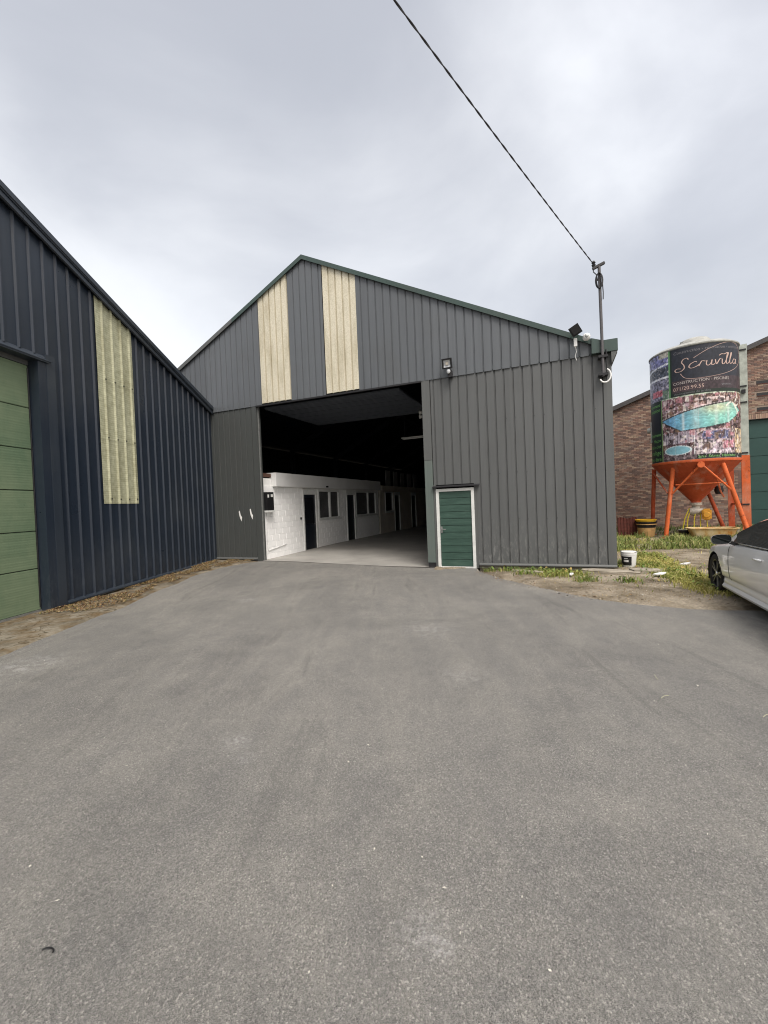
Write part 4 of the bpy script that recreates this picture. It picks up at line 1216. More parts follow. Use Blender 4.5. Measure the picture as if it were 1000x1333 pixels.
# pool photograph
ph = lo & (deg >= -43.5) & (T_ < 0.735)
u = (deg + 43.5) / (84 + 43.5); w = (T_ - 0.425) / 0.31
colr[ph] = np.array(srgb(128, 92, 92)) * (1 + 0.4 * nf[ph])[:, None].clip(.3, 1.8)
q = ph & (w < 0.35) & (u < 0.34); colr[q] = (np.array(srgb(140, 98, 108)) * (1 + 0.35 * np.sign(np.sin(deg[q] * 1.3)))[:, None])
q = ph & (w < 0.38) & (u >= 0.34); colr[q] = np.array(srgb(118, 88, 78)) * (1 + 0.5 * nf[q])[:, None].clip(.2, 2.2)
q = ph & (np.abs(w - 0.16) < 0.035) & (u > 0.36) & (u < 0.66); fill(q, srgb(216, 190, 186))
q = ph & (w > 0.28) & (w < 0.40) & (u > 0.05) & (u < 0.16); fill(q, srgb(216, 188, 196))
q = ph & (w > 0.22) & (w < 0.36) & (u > 0.24) & (u < 0.45) & (w > 0.22 + np.abs(u - 0.3) * 0.6); fill(q, srgb(212, 168, 170))
# the water: a tilted lozenge
topw = np.interp(u, [0.0, 0.25, 0.45, 0.7, 0.8, 0.9], [0.62, 0.46, 0.36, 0.27, 0.33, 0.5]); botw = np.interp(u, [0.0, 0.1, 0.22, 0.45, 0.7, 0.82, 0.9], [0.64, 0.80, 0.98, 0.95, 0.84, 0.66, 0.5])
q = ph & (w > topw) & (w < botw) & (u < 0.9)
bl = np.array(srgb(92, 172, 220)); te = np.array(srgb(120, 206, 190)); ye = np.array(srgb(206, 200, 150))
mixu = np.clip((u - 0.1) / 0.45, 0, 1)[..., None]; wc = bl * (1 - mixu) + te * mixu
g_ = np.exp(-((u - 0.56) / 0.17) ** 2 - ((w - 0.42) / 0.16) ** 2)[..., None]; wc = wc * (1 - g_ * 0.8) + ye * g_ * 0.8
wc = wc * (1 + 0.10 * nb[..., None]) * (0.9 + 0.16 * np.sin(w * 60 + 6 * nb * 0.3))[..., None].clip(0.75, 1.1)
for uc, ww_, am_ in ((0.24, 0.012, 0.55), (0.36, 0.03, 0.25), (0.56, 0.02, 0.3), (0.7, 0.015, 0.35)):
    g2 = (np.exp(-((u - uc) / ww_) ** 2) * am_)[..., None]; wc = wc * (1 - g2) + np.array(srgb(226, 236, 232)) * g2
colr[q] = wc[q]
fill(ph & (np.abs(w - topw) < 0.016) & (u < 0.86), srgb(70, 62, 66)); fill(ph & (np.abs(w - topw + 0.03) < 0.012) & (u < 0.8), srgb(206, 190, 186))
fill(ph & (w >= botw) & (w < botw + 0.06) & (u < 0.88), srgb(60, 46, 52))
q = ph & (u > 0.72) & (w > 0.5) & (w > botw); colr[q] = np.array(srgb(86, 62, 60)) * (1 + 0.4 * nf[q])[:, None].clip(.3, 1.8)
wl_ = (np.abs(u - (0.82 + 0.03 * np.sin(w * 14))) < 0.012) & (w > 0.02) & (w < 0.62) | (np.abs(w - (0.33 + 0.05 * np.sin(u * 40))) < 0.025) & (u > 0.67) & (u < 0.98)
fill(ph & wl_, srgb(226, 222, 206))
# lower pictures
pl_ = lo & (deg >= -43.5) & (T_ >= 0.735) & (T_ < 0.945)
w2 = (T_ - 0.735) / 0.21
colr[pl_] = np.array(srgb(150, 128, 140)) * (1 + 0.4 * nf[pl_])[:, None].clip(.3, 1.8)
q = pl_ & (u < 0.34); colr[q] = np.array(srgb(160, 148, 162)) * (1 + 0.25 * np.sign(np.sin(deg[q] * 1.9)) + 0.1 * nf[q])[:, None]
fill(pl_ & (u < 0.34) & (w2 > 0.5), srgb(106, 78, 88))
e1 = ((u - 0.17) / 0.15) ** 2 + ((w2 - 0.78) / 0.2) ** 2
fill(pl_ & (e1 < 1.15), srgb(70, 66, 70)); fill(pl_ & (e1 < 1.0), srgb(206, 222, 226)); fill(pl_ & (e1 < 0.75), srgb(116, 186, 204))
q = pl_ & (u > 0.42) & (u < 0.7) & (w2 > 0.08) & (w2 < 0.42); colr[q] = np.array(srgb(84, 88, 128)) * (1 + 0.4 * nf[q])[:, None].clip(.3, 2)
q = pl_ & (u > 0.36) & (u < 0.74) & (w2 >= 0.46); colr[q] = np.array(srgb(176, 160, 172)) * (1 + 0.4 * nf[q])[:, None].clip(.3, 1.6)
q = pl_ & (u > 0.62) & (u < 0.76) & (w2 > 0.5) & (w2 < 0.8); colr[q] = np.array(srgb(196, 120, 140)) * (1 + 0.3 * nf[q])[:, None].clip(.4, 1.6)
q = pl_ & (u > 0.79); colr[q] = np.array(srgb(206, 178, 132)) * (1 + 0.3 * nf[q])[:, None].clip(.4, 1.4)
fill(pl_ & (np.abs(u - 0.345) < 0.004), srgb(220, 220, 220))
bs = lo & (deg >= -43.5) & (T_ >= 0.945)
colr[bs] = np.array(srgb(112, 96, 100)) * (1 + 0.4 * nf[bs])[:, None].clip(.3, 1.7)
fill(bs & (u > 0.36) & (T_ < 0.985), srgb(30, 40, 34))
# seams of the vinyl
for dg_ in (-24, 6, 40):
    q = lo & (np.abs(deg - dg_) < 0.35); colr[q] = colr[q] * 0.6 + 0.25
fill(lo & (np.abs(T_ - 0.425) < 0.006) & (deg > -44), srgb(180, 196, 170))
colr *= (1 + 0.05 * nz1)[..., None]
colr = colr.mean(-1, keepdims=True) * 0.22 + colr * 0.78
palp = [srgb(60, 44, 46), srgb(206, 190, 188), srgb(176, 120, 128), srgb(96, 74, 66), srgb(150, 128, 140), srgb(40, 36, 44), srgb(222, 214, 206), srgb(128, 104, 84)]
poolm = (ph & (w > topw - 0.02) & (w < botw + 0.02) & (u < 0.9)) | (pl_ & (e1 < 1.05))
for _ in range(330):                      # loungers, railings, people: little patches of the printed photographs
    du, dz = rng.uniform(-43, 84), rng.uniform(0.43, 0.94)
    ww_, hh_ = rng.uniform(0.5, 3.2), rng.uniform(0.004, 0.028)
    sl_ = rng.uniform(-0.004, 0.004)
    mk = (np.abs(deg - du) < ww_) & (np.abs(T_ - dz - sl_ * (deg - du)) < hh_) & ~poolm & (lo & (deg >= -43.5) & (T_ < 0.945))
    colr[mk] = colr[mk] * 0.25 + np.array(palp[rng.integers(0, 8)]) * 0.75
fine_ = blur(rng.normal(size=PHI.shape), 1); fine_ /= fine_.std()
pic = (lo & (deg >= -43.5)) | (up & (deg <= -31))
pool_ = (ph & (w > topw) & (w < botw) & (u < 0.9)) | (pl_ & (e1 < 1.0))
amp_ = np.where(pool_, 0.25, 1.0)
colr[pic] *= (1 + (0.12 * fine_ * amp_ + 0.2 * nh * amp_)[pic])[:, None].clip(0.25, 2.4)
sparkle = pic & ~pool_ & (fine_ + 0.6 * nf > 2.1); colr[sparkle] = np.array(srgb(216, 208, 206))
pool_ = (ph & (w > topw) & (w < botw) & (u < 0.9)) | (pl_ & (e1 < 1.0))
darks = pic & ~pool_ & (nh + 0.5 * fine_ < -1.9); colr[darks] *= 0.4
colr = np.clip(colr * 0.98 + 0.008, 0.004, 0.9)
RP = SR + 0.004
vx = np.stack([RP * np.sin(PHI), -RP * np.cos(PHI), ZZ], -1).reshape(-1, 3)
idx = np.arange(NU * NVv).reshape(NVv, NU)
fc = np.stack([idx[:-1, :-1], idx[:-1, 1:], idx[1:, 1:], idx[1:, :-1]], -1).reshape(-1, 4)
wrap = np_mesh('advertising_wrap', vx, fc, 'print', S, colr.reshape(-1, 3), smooth=True)
tag(wrap, 'faded printed wrap with pool pictures and dark header')
M['ink_white'] = mat_plain('ink_white', srgb(176, 168, 164), 0.6)
M['ink_pink'] = mat_plain('ink_pink', srgb(188, 162, 152), 0.6)
M['ink_green'] = mat_plain('ink_green', srgb(120, 176, 104), 0.6)
M['ink_grey'] = mat_plain('ink_grey', srgb(112, 110, 114), 0.6)
def wrap_pts(pts, r): return [(r * math.sin(a), -r * math.cos(a), z) for a, z in pts]
def wrapped_text(txt, size, a0, z, mat, shear=0.0, align='LEFT', xs=1.0, r=None):
    cu_ = bpy.data.curves.new('lettering', 'FONT'); cu_.body = txt; cu_.size = size; cu_.shear = shear; cu_.align_x = align; cu_.resolution_u = 2
    cu_.extrude = 0.0
    ob = bpy.data.objects.new('lettering_tmp', cu_); col.objects.link(ob)
    dg = bpy.context.evaluated_depsgraph_get(); me = bpy.data.meshes.new_from_object(ob.evaluated_get(dg))
    bpy.data.objects.remove(ob); 
    r = r or SR + 0.0075
    for v in me.vertices:
        ang = a0 + v.co.x * xs / SR
        v.co = (r * math.sin(ang), -r * math.cos(ang), z + v.co.y)
    me.materials.clear()
    return tag(link('lettering', me, mat, wrap), kind='stuff')
H_ = ZT - ZB
def zt_(f): return ZT - f * H_
wrapped_text('Construction - rénovation - entretien', 0.15, R(-24), zt_(0.055), 'ink_grey', 0.2)
wrapped_text('CONSTRUCTION - PISCINES', 0.14, R(-25), zt_(0.322), 'ink_white', 0.0, xs=1.0)
wrapped_text('071/20.99.55', 0.19, R(-25), zt_(0.376), 'ink_pink', 0.0, xs=0.95)
wrapped_text('www.', 0.17, R(36), zt_(0.372), 'ink_grey', 0.0)
wrapped_text('Aménagement de jardins', 0.11, R(-24), zt_(0.412), 'ink_grey', 0.0)
for txt, f_, sz in (('Terrassement', 0.475, 0.17), ('Isolation', 0.52, 0.19), ('Pavement', 0.745, 0.17), ('Maçon', 0.80, 0.17), ('Génie civil', 0.855, 0.18), ('Carrelage', 0.915, 0.24), ('Bien être', 0.975, 0.22)):
    wrapped_text(txt, sz, R(-47.5), zt_(f_), 'ink_green', 0.1, 'RIGHT')
wrapped_text('Spas  Saunas  Hammams', 0.13, R(4), zt_(0.978), 'ink_green', 0.1)
# looping script headline drawn as strokes with a swash oval
def crom(p, n=8):
    p = [p[0]] + p + [p[-1]]; out_ = []
    for i in range(1, len(p) - 2):
        a, b, c, d = (np.array(q) for q in p[i - 1:i + 3])
        for t in np.linspace(0, 1, n, endpoint=False):
            out_.append(0.5 * ((2 * b) + (c - a) * t + (2 * a - 5 * b + 4 * c - d) * t * t + (3 * b - a - 3 * c + d) * t ** 3))
    out_.append(np.array(p[-2])); return out_
def stroke(pts, w_, mat, fine=8):
    c = crom(pts, fine); r = SR + 0.0085; mb = MB()
    for i, p in enumerate(c):
        d = c[min(i + 1, len(c) - 1)] - c[max(i - 1, 0)]; L_ = np.hypot(*d) or 1; n_ = np.array([-d[1], d[0]]) / L_
        ww = w_ * (0.55 + 0.75 * abs(d[1]) / L_)
        for sg in (1, -1):
            q = p + n_ * sg * ww / 2; a = q[0] / SR
            mb.v.append((r * math.sin(a), -r * math.cos(a), q[1]))
    for i in range(len(c) - 1): mb.f.append((2 * i, 2 * i + 1, 2 * i + 3, 2 * i + 2))
    mb.build('lettering', mat, wrap)
X0 = SR * R(-24); ZBASE = zt_(0.215)
sc_ = 1.0
def P(l): return [(X0 + 0.05 + a * 0.92, ZBASE + 0.05 + b * 0.8 + a * 0.02) for a, b in l]
strokes = [
    [(0.46, 0.42), (0.40, 0.50), (0.28, 0.46), (0.24, 0.34), (0.30, 0.22), (0.32, 0.08), (0.22, -0.03), (0.06, -0.04), (0.0, 0.05), (0.08, 0.11), (0.2, 0.08)],     # S
    [(0.72, 0.24), (0.66, 0.27), (0.52, 0.20), (0.47, 0.08), (0.55, 0.01), (0.70, 0.05), (0.82, 0.14)],                                                          # c
    [(0.78, 0.05), (0.86, 0.22), (0.90, 0.25), (0.98, 0.22), (1.0, 0.22)],                                                                                        # r
    [(1.04, 0.24), (1.02, 0.08), (1.08, 0.02), (1.17, 0.10), (1.21, 0.24), (1.19, 0.06), (1.24, 0.02), (1.30, 0.06)],                                            # u
    [(1.32, 0.24), (1.36, 0.04), (1.48, 0.24), (1.54, 0.24)],                                                                                                     # v
    [(1.58, 0.24), (1.57, 0.05), (1.63, 0.02), (1.70, 0.1)],                                                                                                      # i
    [(1.70, 0.1), (1.84, 0.46), (1.80, 0.48), (1.74, 0.2), (1.76, 0.03), (1.86, 0.08)],                                                                           # l
    [(1.86, 0.08), (2.0, 0.46), (1.96, 0.48), (1.90, 0.2), (1.92, 0.03), (2.02, 0.08)],                                                                           # l
    [(2.22, 0.22), (2.12, 0.24), (2.05, 0.12), (2.1, 0.03), (2.2, 0.1), (2.24, 0.24), (2.23, 0.06), (2.3, 0.04)],                                                 # a
    [(1.46, 0.40), (1.56, 0.46), (1.66, 0.45), (1.80, 0.52)],
]
for st in strokes: stroke(P(st), 0.026, 'ink_pink')
ov = [(X0 + 0.62 + 0.0, ZBASE + 0.42), (X0 + 1.1, ZBASE + 0.68), (X0 + 1.7, ZBASE + 0.86), (X0 + 2.2, ZBASE + 0.80), (X0 + 2.45, ZBASE + 0.45), (X0 + 2.2, ZBASE + 0.05), (X0 + 1.6, ZBASE - 0.22), (X0 + 0.9, ZBASE - 0.32), (X0 + 0.4, ZBASE - 0.26), (X0 + 0.22, ZBASE - 0.06)]
stroke(ov, 0.016, 'ink_pink', 12)

# ------------------------------------------------------------------ things on the rough ground
def gz(s, v):
    p = gw(s, v); return terr(p.x, p.y)
# stacked mortar tubs
def tub(s, v, z, r, h, mat, label, rim=None):
    o = empty('mortar_tub', at_g(s, v, z), label, 'tub', 'stacked mortar tubs by the silo')
    MB().lathe([(0, 0), (r * 0.78, 0), (r * 0.8, 0.02), (r * 0.97, h * 0.94), (r * 0.94, h * 0.94), (r * 0.76, 0.03), (0, 0.03)], 32).build('body', mat, o, smooth=40)
    MB().lathe([(r * 0.95, h * 0.93), (r * 1.06, h * 0.93), (r * 1.07, h), (r * 0.95, h), (r * 0.95, h * 0.93)], 32).build('rim', rim or mat, o, smooth=40)
    return o
tz = gz(2.05, 8.8)
tub(2.05, 8.8, tz, 0.345, 0.52, 'beige_tub', 'beige round mortar tub at the bottom of the stack beside the silo')
tub(2.05, 8.8, tz + 0.13, 0.36, 0.47, 'black', 'black round mortar tub nested in the middle of the stack beside the silo')
tub(2.04, 8.8, tz + 0.24, 0.355, 0.45, 'yellow_tub', 'yellow-rimmed round mortar tub on top of the stack beside the silo')
# rusty corrugated sheets leaning on end
rs = empty('rusty_sheet_stack', at_g(1.05, 9.0, gz(1.2, 9.0)), 'rust red corrugated metal sheets standing beside the tub stack', 'metal sheets')
for i in range(3):
    def fn_(s, d, z, i=i): return (s, 0.09 * i - d + 0.03 * z, z)
    sh = sheet('corrugated_sheet', 0.0 + 0.04 * i, 0.70 - 0.03 * i, 0.0, (lambda s, i=i: 0.76 - 0.05 * i + 0.03 * math.sin(s * 13 + i)), rs, 'rust_sheet', fn_, pitch=0.11, flat=0.055, depth=0.028, side=0.022)
    sm = sh.modifiers.new('thickness', 'SOLIDIFY'); sm.thickness = 0.006
# old bath used as trough
bt = empty('old_bath', at_g(3.9, 7.66, gz(3.9, 7.66) - 0.01), 'rust-stained cream bathtub lying under the silo', 'bathtub')
def rrect(hx, hy, r, n=6):
    p = []
    for cx_, cy_, a0 in ((hx - r, hy - r, 0), (-hx + r, hy - r, 90), (-hx + r, -hy + r, 180), (hx - r, -hy + r, 270)):
        for i in range(n + 1):
            t = R(a0 + 90 * i / n); p.append((cx_ + r * math.cos(t), cy_ + r * math.sin(t)))
    return p
mb = MB(); rings = [(0.52, 0.20, 0.12, 0.0), (0.58, 0.26, 0.14, 0.06), (0.66, 0.32, 0.15, 0.30), (0.70, 0.345, 0.16, 0.415), (0.76, 0.39, 0.17, 0.425), (0.76, 0.39, 0.17, 0.45), (0.69, 0.335, 0.15, 0.45), (0.62, 0.29, 0.14, 0.2), (0.5, 0.2, 0.12, 0.06)]
for hx, hy, r_, z in rings: mb.v += [(x, y, z) for x, y in rrect(hx, hy, r_)]
nr_ = 28
for i in range(len(rings) - 1):
    for j in range(nr_):
        a = i * nr_ + j; b = i * nr_ + (j + 1) % nr_; mb.f.append((a, b, b + nr_, a + nr_))
mb.f.append(tuple(range(nr_))[::-1]); mb.f.append(tuple((len(rings) - 1) * nr_ + j for j in range(nr_)))
mb.build('basin', 'bath', bt, smooth=35)
# small black bucket under the pump
bk = empty('black_bucket', at_g(3.15, 8.05, gz(3.15, 8.05)), 'small black bucket beside the bathtub under the silo hoses', 'bucket')
MB().lathe([(0, 0), (0.13, 0), (0.18, 0.28), (0.20, 0.28), (0.20, 0.31), (0.17, 0.31), (0.125, 0.02), (0, 0.02)], 24).build('body', 'black', bk, smooth=40)
MB().tube([(0.19 * math.cos(t), 0.05, 0.29 + 0.0 + 0.06 * math.sin(t)) for t in np.linspace(0, 3.14, 12)], 0.006, 6).build('handle', 'galv', bk)
# white paint bucket at the corner
wz = gz(0.33, 0.55)
wb = empty('white_bucket', at_g(0.33, 0.45, max(wz, 0.03), R(-8)), 'white plastic bucket with black label by the warehouse corner', 'bucket')
M['white_bucket'] = mat_plain('white_bucket', (0.72, 0.72, 0.70), 0.4, var=0.05)
MB().lathe([(0, 0), (0.135, 0), (0.14, 0.01), (0.165, 0.30), (0.172, 0.30), (0.172, 0.345), (0.178, 0.345), (0.178, 0.365), (0.165, 0.37), (0, 0.37)], 36).build('body', 'white_bucket', wb, smooth=35)
def bucket_patch(a0, a1, z0, z1, off, name, mat):
    mb = MB(); n_ = 16
    for i in range(n_ + 1):
        a = R(a0 + (a1 - a0) * i / n_)
        for z in (z0, z1):
            r = 0.14 + (z - 0.01) * 0.0862 + off; mb.v.append((r * math.sin(a), -r * math.cos(a), z))
    for i in range(n_): mb.f.append((2 * i, 2 * i + 2, 2 * i + 3, 2 * i + 1))
    return mb.build(name, mat, wb)
bucket_patch(-70, 22, 0.05, 0.26, 0.0015, 'label_print', 'black')
bucket_patch(-42, -2, 0.13, 0.18, 0.003, 'label_text', 'white_bucket'); bucket_patch(-38, -8, 0.205, 0.22, 0.003, 'label_text', 'white_bucket')
MB().tube([(0.178 * math.cos(t), -0.03 - 0.13 * math.sin(t), 0.33 - 0.03 * math.sin(t) + 0.05) for t in np.linspace(0.0, 3.14, 16)], 0.006, 6).build('handle', 'black', wb)
# broken concrete edging by the corner
random.seed(21)
for i, (s, v, a, L_, w_, h_, lab) in enumerate((( -0.15, -0.42, -8, 1.15, 0.30, 0.10, 'long weathered concrete kerb lying along the warehouse corner'), (0.55, -0.30, 10, 0.55, 0.32, 0.09, 'short weathered concrete slab in front of the white bucket'), (-1.9, -0.62, -12, 0.7, 0.16, 0.05, 'thin broken concrete piece among the weeds below the grey wall'))):
    bm = bmesh.new(); bmesh.ops.create_cube(bm, size=1.0)
    for q in bm.verts: q.co = Vector((q.co.x * L_, q.co.y * w_, q.co.z * h_))
    bmesh.ops.subdivide_edges(bm, edges=list(bm.edges), cuts=4, use_grid_fill=True)
    for q in bm.verts: q.co += Vector([random.uniform(-1, 1) * 0.010 for _ in range(3)])
    me = bpy.data.meshes.new('concrete_slab'); bm.to_mesh(me); bm.free()
    o = link('concrete_slab', me, 'concrete', smooth=40); o.matrix_world = at_g(s, v, gz(s, v) + h_ * 0.25, R(a)); tag(o, lab, 'slab', 'loose concrete slabs by the wall')
def shard(name, s, v, size, mat, label, rot):
    random.seed(int(s * 100) + 5); n_ = 7
    pts = [(size * (0.5 + 0.5 * random.random()) * math.cos(i / n_ * 6.283) * 1.6, size * (0.5 + 0.5 * random.random()) * math.sin(i / n_ * 6.283)) for i in range(n_)]
    mb = MB(); mb.prism(pts, lambda p, q, sd_: (p, q, 0.02 * sd_ + 0.15 * p)); o = mb.build(name, mat)
    o.matrix_world = at_g(s, v, gz(s, v) + 0.05, R(rot)); tag(o, label, 'rubble')
shard('plaster_shard', 0.72, -0.78, 0.10, 'white_paint', 'pale broken plaster shard on the bare earth right of the corner', 20)
shard('plaster_shard', -0.95, -0.95, 0.06, 'white_paint', 'small pale shard in the weeds in front of the grey wall', 70)
shard('plaster_shard', 1.5, 0.7, 0.09, 'fascia', 'pale flat scrap lying in the grass left of the car', 10)

# ------------------------------------------------------------------ parked car (front away from the camera)
CW = 2.17; CN = -1.36
MC = at_g(CW, CN, 0.0, R(-90))          # local x runs from nose to tail, y to the car's right-hand side of that axis
# local +x -> -v ; local +y -> +s ; the visible flank is y < 0
C = empty('parked_car', MC, 'white two-door car parked at the right edge of the yard', 'car')
CX = [0, 0.06, 0.2, 0.45, 0.8, 1.3, 2.0, 3.0, 3.7, 4.3, 4.6, 4.69]
CWd = [0.60, 0.70, 0.80, 0.865, 0.895, 0.905, 0.905, 0.905, 0.90, 0.86, 0.78, 0.70]
CT = [0.62, 0.68, 0.76, 0.83, 0.89, 0.96, 0.99, 1.0, 1.03, 1.04, 1.0, 0.92]
CS = [0.54, 0.60, 0.68, 0.75, 0.80, 0.86, 0.90, 0.93, 0.94, 0.93, 0.88, 0.80]
CBt = [0.30, 0.24, 0.20, 0.18, 0.18, 0.18, 0.18, 0.18, 0.19, 0.22, 0.28, 0.34]
def cs(x): return [float(np.interp(x, CX, a)) for a in (CWd, CT, CS, CBt)]
NL, wheels = 150, (0.82, 3.66); AR = 0.372; WZ = 0.335
XS = np.linspace(0, 4.69, NL + 1)
def body_ring(x):
    w_, t_, s_, b_ = cs(x)
    m_ = s_ - b_
    key = [(0, b_), (w_ * 0.86, b_), (w_ * 0.945, b_ + 0.02), (w_ * 0.965, b_ + 0.10), (w_ * 0.955, b_ + 0.16), (w_ * 0.985, b_ + 0.3 * m_), (w_, b_ + 0.55 * m_), (w_ * 0.995, b_ + 0.8 * m_), (w_ * 0.985, b_ + 0.9 * m_), (w_ * 0.96, s_), (w_ * 0.90, s_ + 0.35 * (t_ - s_)), (w_ * 0.78, s_ + 0.75 * (t_ - s_)), (w_ * 0.45, t_), (0, t_ + 0.012)]
    return crom([tuple(p) for p in key], 4)
ringsL = [body_ring(x) for x in XS]; NR = len(ringsL[0])
bm = bmesh.new(); grid = {}
for sg in (-1, 1):
    for i, x in enumerate(XS):
        for j, p in enumerate(ringsL[i]):
            if p[0] < 1e-6 and sg == 1 and (i, j, -1) in grid: grid[(i, j, 1)] = grid[(i, j, -1)]; continue
            xx, zz = x, float(p[1])
            if p[0] > 0.55:                      # pull the mesh onto the wheel-arch circle
                for wx in wheels:
                    d = math.hypot(xx - wx, zz - WZ)
                    if abs(d - AR) < 0.021 and d > 0 and zz > 0.14: xx, zz = wx + (xx - wx) * AR / d, WZ + (zz - WZ) * AR / d
            grid[(i, j, sg)] = bm.verts.new((xx, sg * float(p[0]), zz))
for sg in (-1, 1):
    for i in range(NL):
        for j in range(NR - 1):
            q = [grid[(i, j, sg)], grid[(i + 1, j, sg)], grid[(i + 1, j + 1, sg)], grid[(i, j + 1, sg)]]
            c = sum((v.co for v in q), Vector()) / 4
            if abs(c.y) > 0.5 and any(math.hypot(c.x - wx, c.z - WZ) < AR - 0.006 for wx in wheels): continue
            if len(set(q)) == 4: bm.faces.new(q if sg == -1 else q[::-1])
for i in (0, NL):
    loop = [grid[(i, j, -1)] for j in range(NR)] + [grid[(i, j, 1)] for j in range(NR - 2, 0, -1)]
    bm.faces.new(loop)
bmesh.ops.recalc_face_normals(bm, faces=bm.faces)
me = bpy.data.meshes.new('body'); bm.to_mesh(me); bm.free()
body = link('body', me, 'car_paint', C, smooth=50)
for wx in wheels:                           # dark liners inside the arches
    for sg in (-1, 1):
        mb = MB(); n_ = 20
        for i in range(n_ + 1):
            a = math.pi * i / n_ * 1.25 - math.pi * 0.125
            for y in (0.5, 0.885): mb.v.append((wx + (AR + 0.004) * math.cos(a), sg * y, WZ + (AR + 0.004) * math.sin(a)))
        for i in range(n_): mb.f.append((2 * i, 2 * i + 1, 2 * i + 3, 2 * i + 2))
        mb.quad((wx - 0.45, sg * 0.5, 0.1), (wx + 0.45, sg * 0.5, 0.1), (wx + 0.45, sg * 0.5, 0.8), (wx - 0.45, sg * 0.5, 0.8))
        mb.build('arch_liner', 'black', C)
# greenhouse from one lofted grid, sorted into roof, glass and pillars
def cab_ring(x):
    t_ = float(np.interp(x, [1.30, 1.6, 2.0, 2.3, 2.7, 3.1, 3.5, 3.9, 4.2], [0.965, 1.14, 1.32, 1.395, 1.42, 1.40, 1.32, 1.17, 1.035]))
    bz_ = float(np.interp(x, [1.3, 2.0, 3.0, 4.2], [0.935, 0.945, 0.965, 0.985]))
    wb_ = float(np.interp(x, [1.3, 1.6, 2.0, 3.0, 3.8, 4.2], [0.80, 0.84, 0.855, 0.85, 0.80, 0.72]))
    f = (t_ - bz_) / 0.48
    wr = wb_ - 0.27 * max(f, 0)
    return [(wb_, bz_), (wb_ - 0.25 * (wb_ - wr), bz_ + 0.22 * (t_ - bz_)), (wb_ - 0.6 * (wb_ - wr), bz_ + 0.55 * (t_ - bz_)), (wr + 0.03, bz_ + 0.86 * (t_ - bz_)), (wr - 0.035, bz_ + 0.95 * (t_ - bz_)), (wr - 0.16, t_ - 0.01 * f), (wr * 0.5, t_ + 0.012 * f), (0, t_ + 0.02 * f)]
XC = np.linspace(1.30, 4.2, 60); cr = [cab_ring(x) for x in XC]
sets = {'roof': MB(), 'side_window_left': MB(), 'side_window_right': MB(), 'windscreen': MB(), 'rear_window': MB()}
for sg in (-1, 1):
    for i in range(59):
        for j in range(7):
            x = (XC[i] + XC[i + 1]) / 2
            if j < 3 and 1.48 < x < 3.62 and not 2.86 < x < 2.96: key = 'side_window_left' if sg < 0 else 'side_window_right'
            elif j >= 5 and x < 2.12: key = 'windscreen'
            elif j >= 4 and x > 3.3: key = 'rear_window'
            else: key = 'roof'
            pts = [(XC[i], sg * cr[i][j][0], cr[i][j][1]), (XC[i + 1], sg * cr[i + 1][j][0], cr[i + 1][j][1]), (XC[i + 1], sg * cr[i + 1][j + 1][0], cr[i + 1][j + 1][1]), (XC[i], sg * cr[i][j + 1][0], cr[i][j + 1][1])]
            sets[key].quad(*pts)
for key, mb in sets.items():
    nm = 'side_window' if key.startswith('side') else key
    me = bpy.data.meshes.new(nm); me.from_pydata(mb.v, [], mb.f)
    bm = bmesh.new(); bm.from_mesh(me); bmesh.ops.remove_doubles(bm, verts=bm.verts, dist=1e-4); bmesh.ops.recalc_face_normals(bm, faces=bm.faces); bm.to_mesh(me); bm.free()
    link(nm, me, 'car_paint' if key == 'roof' else 'car_glass', C, smooth=50)
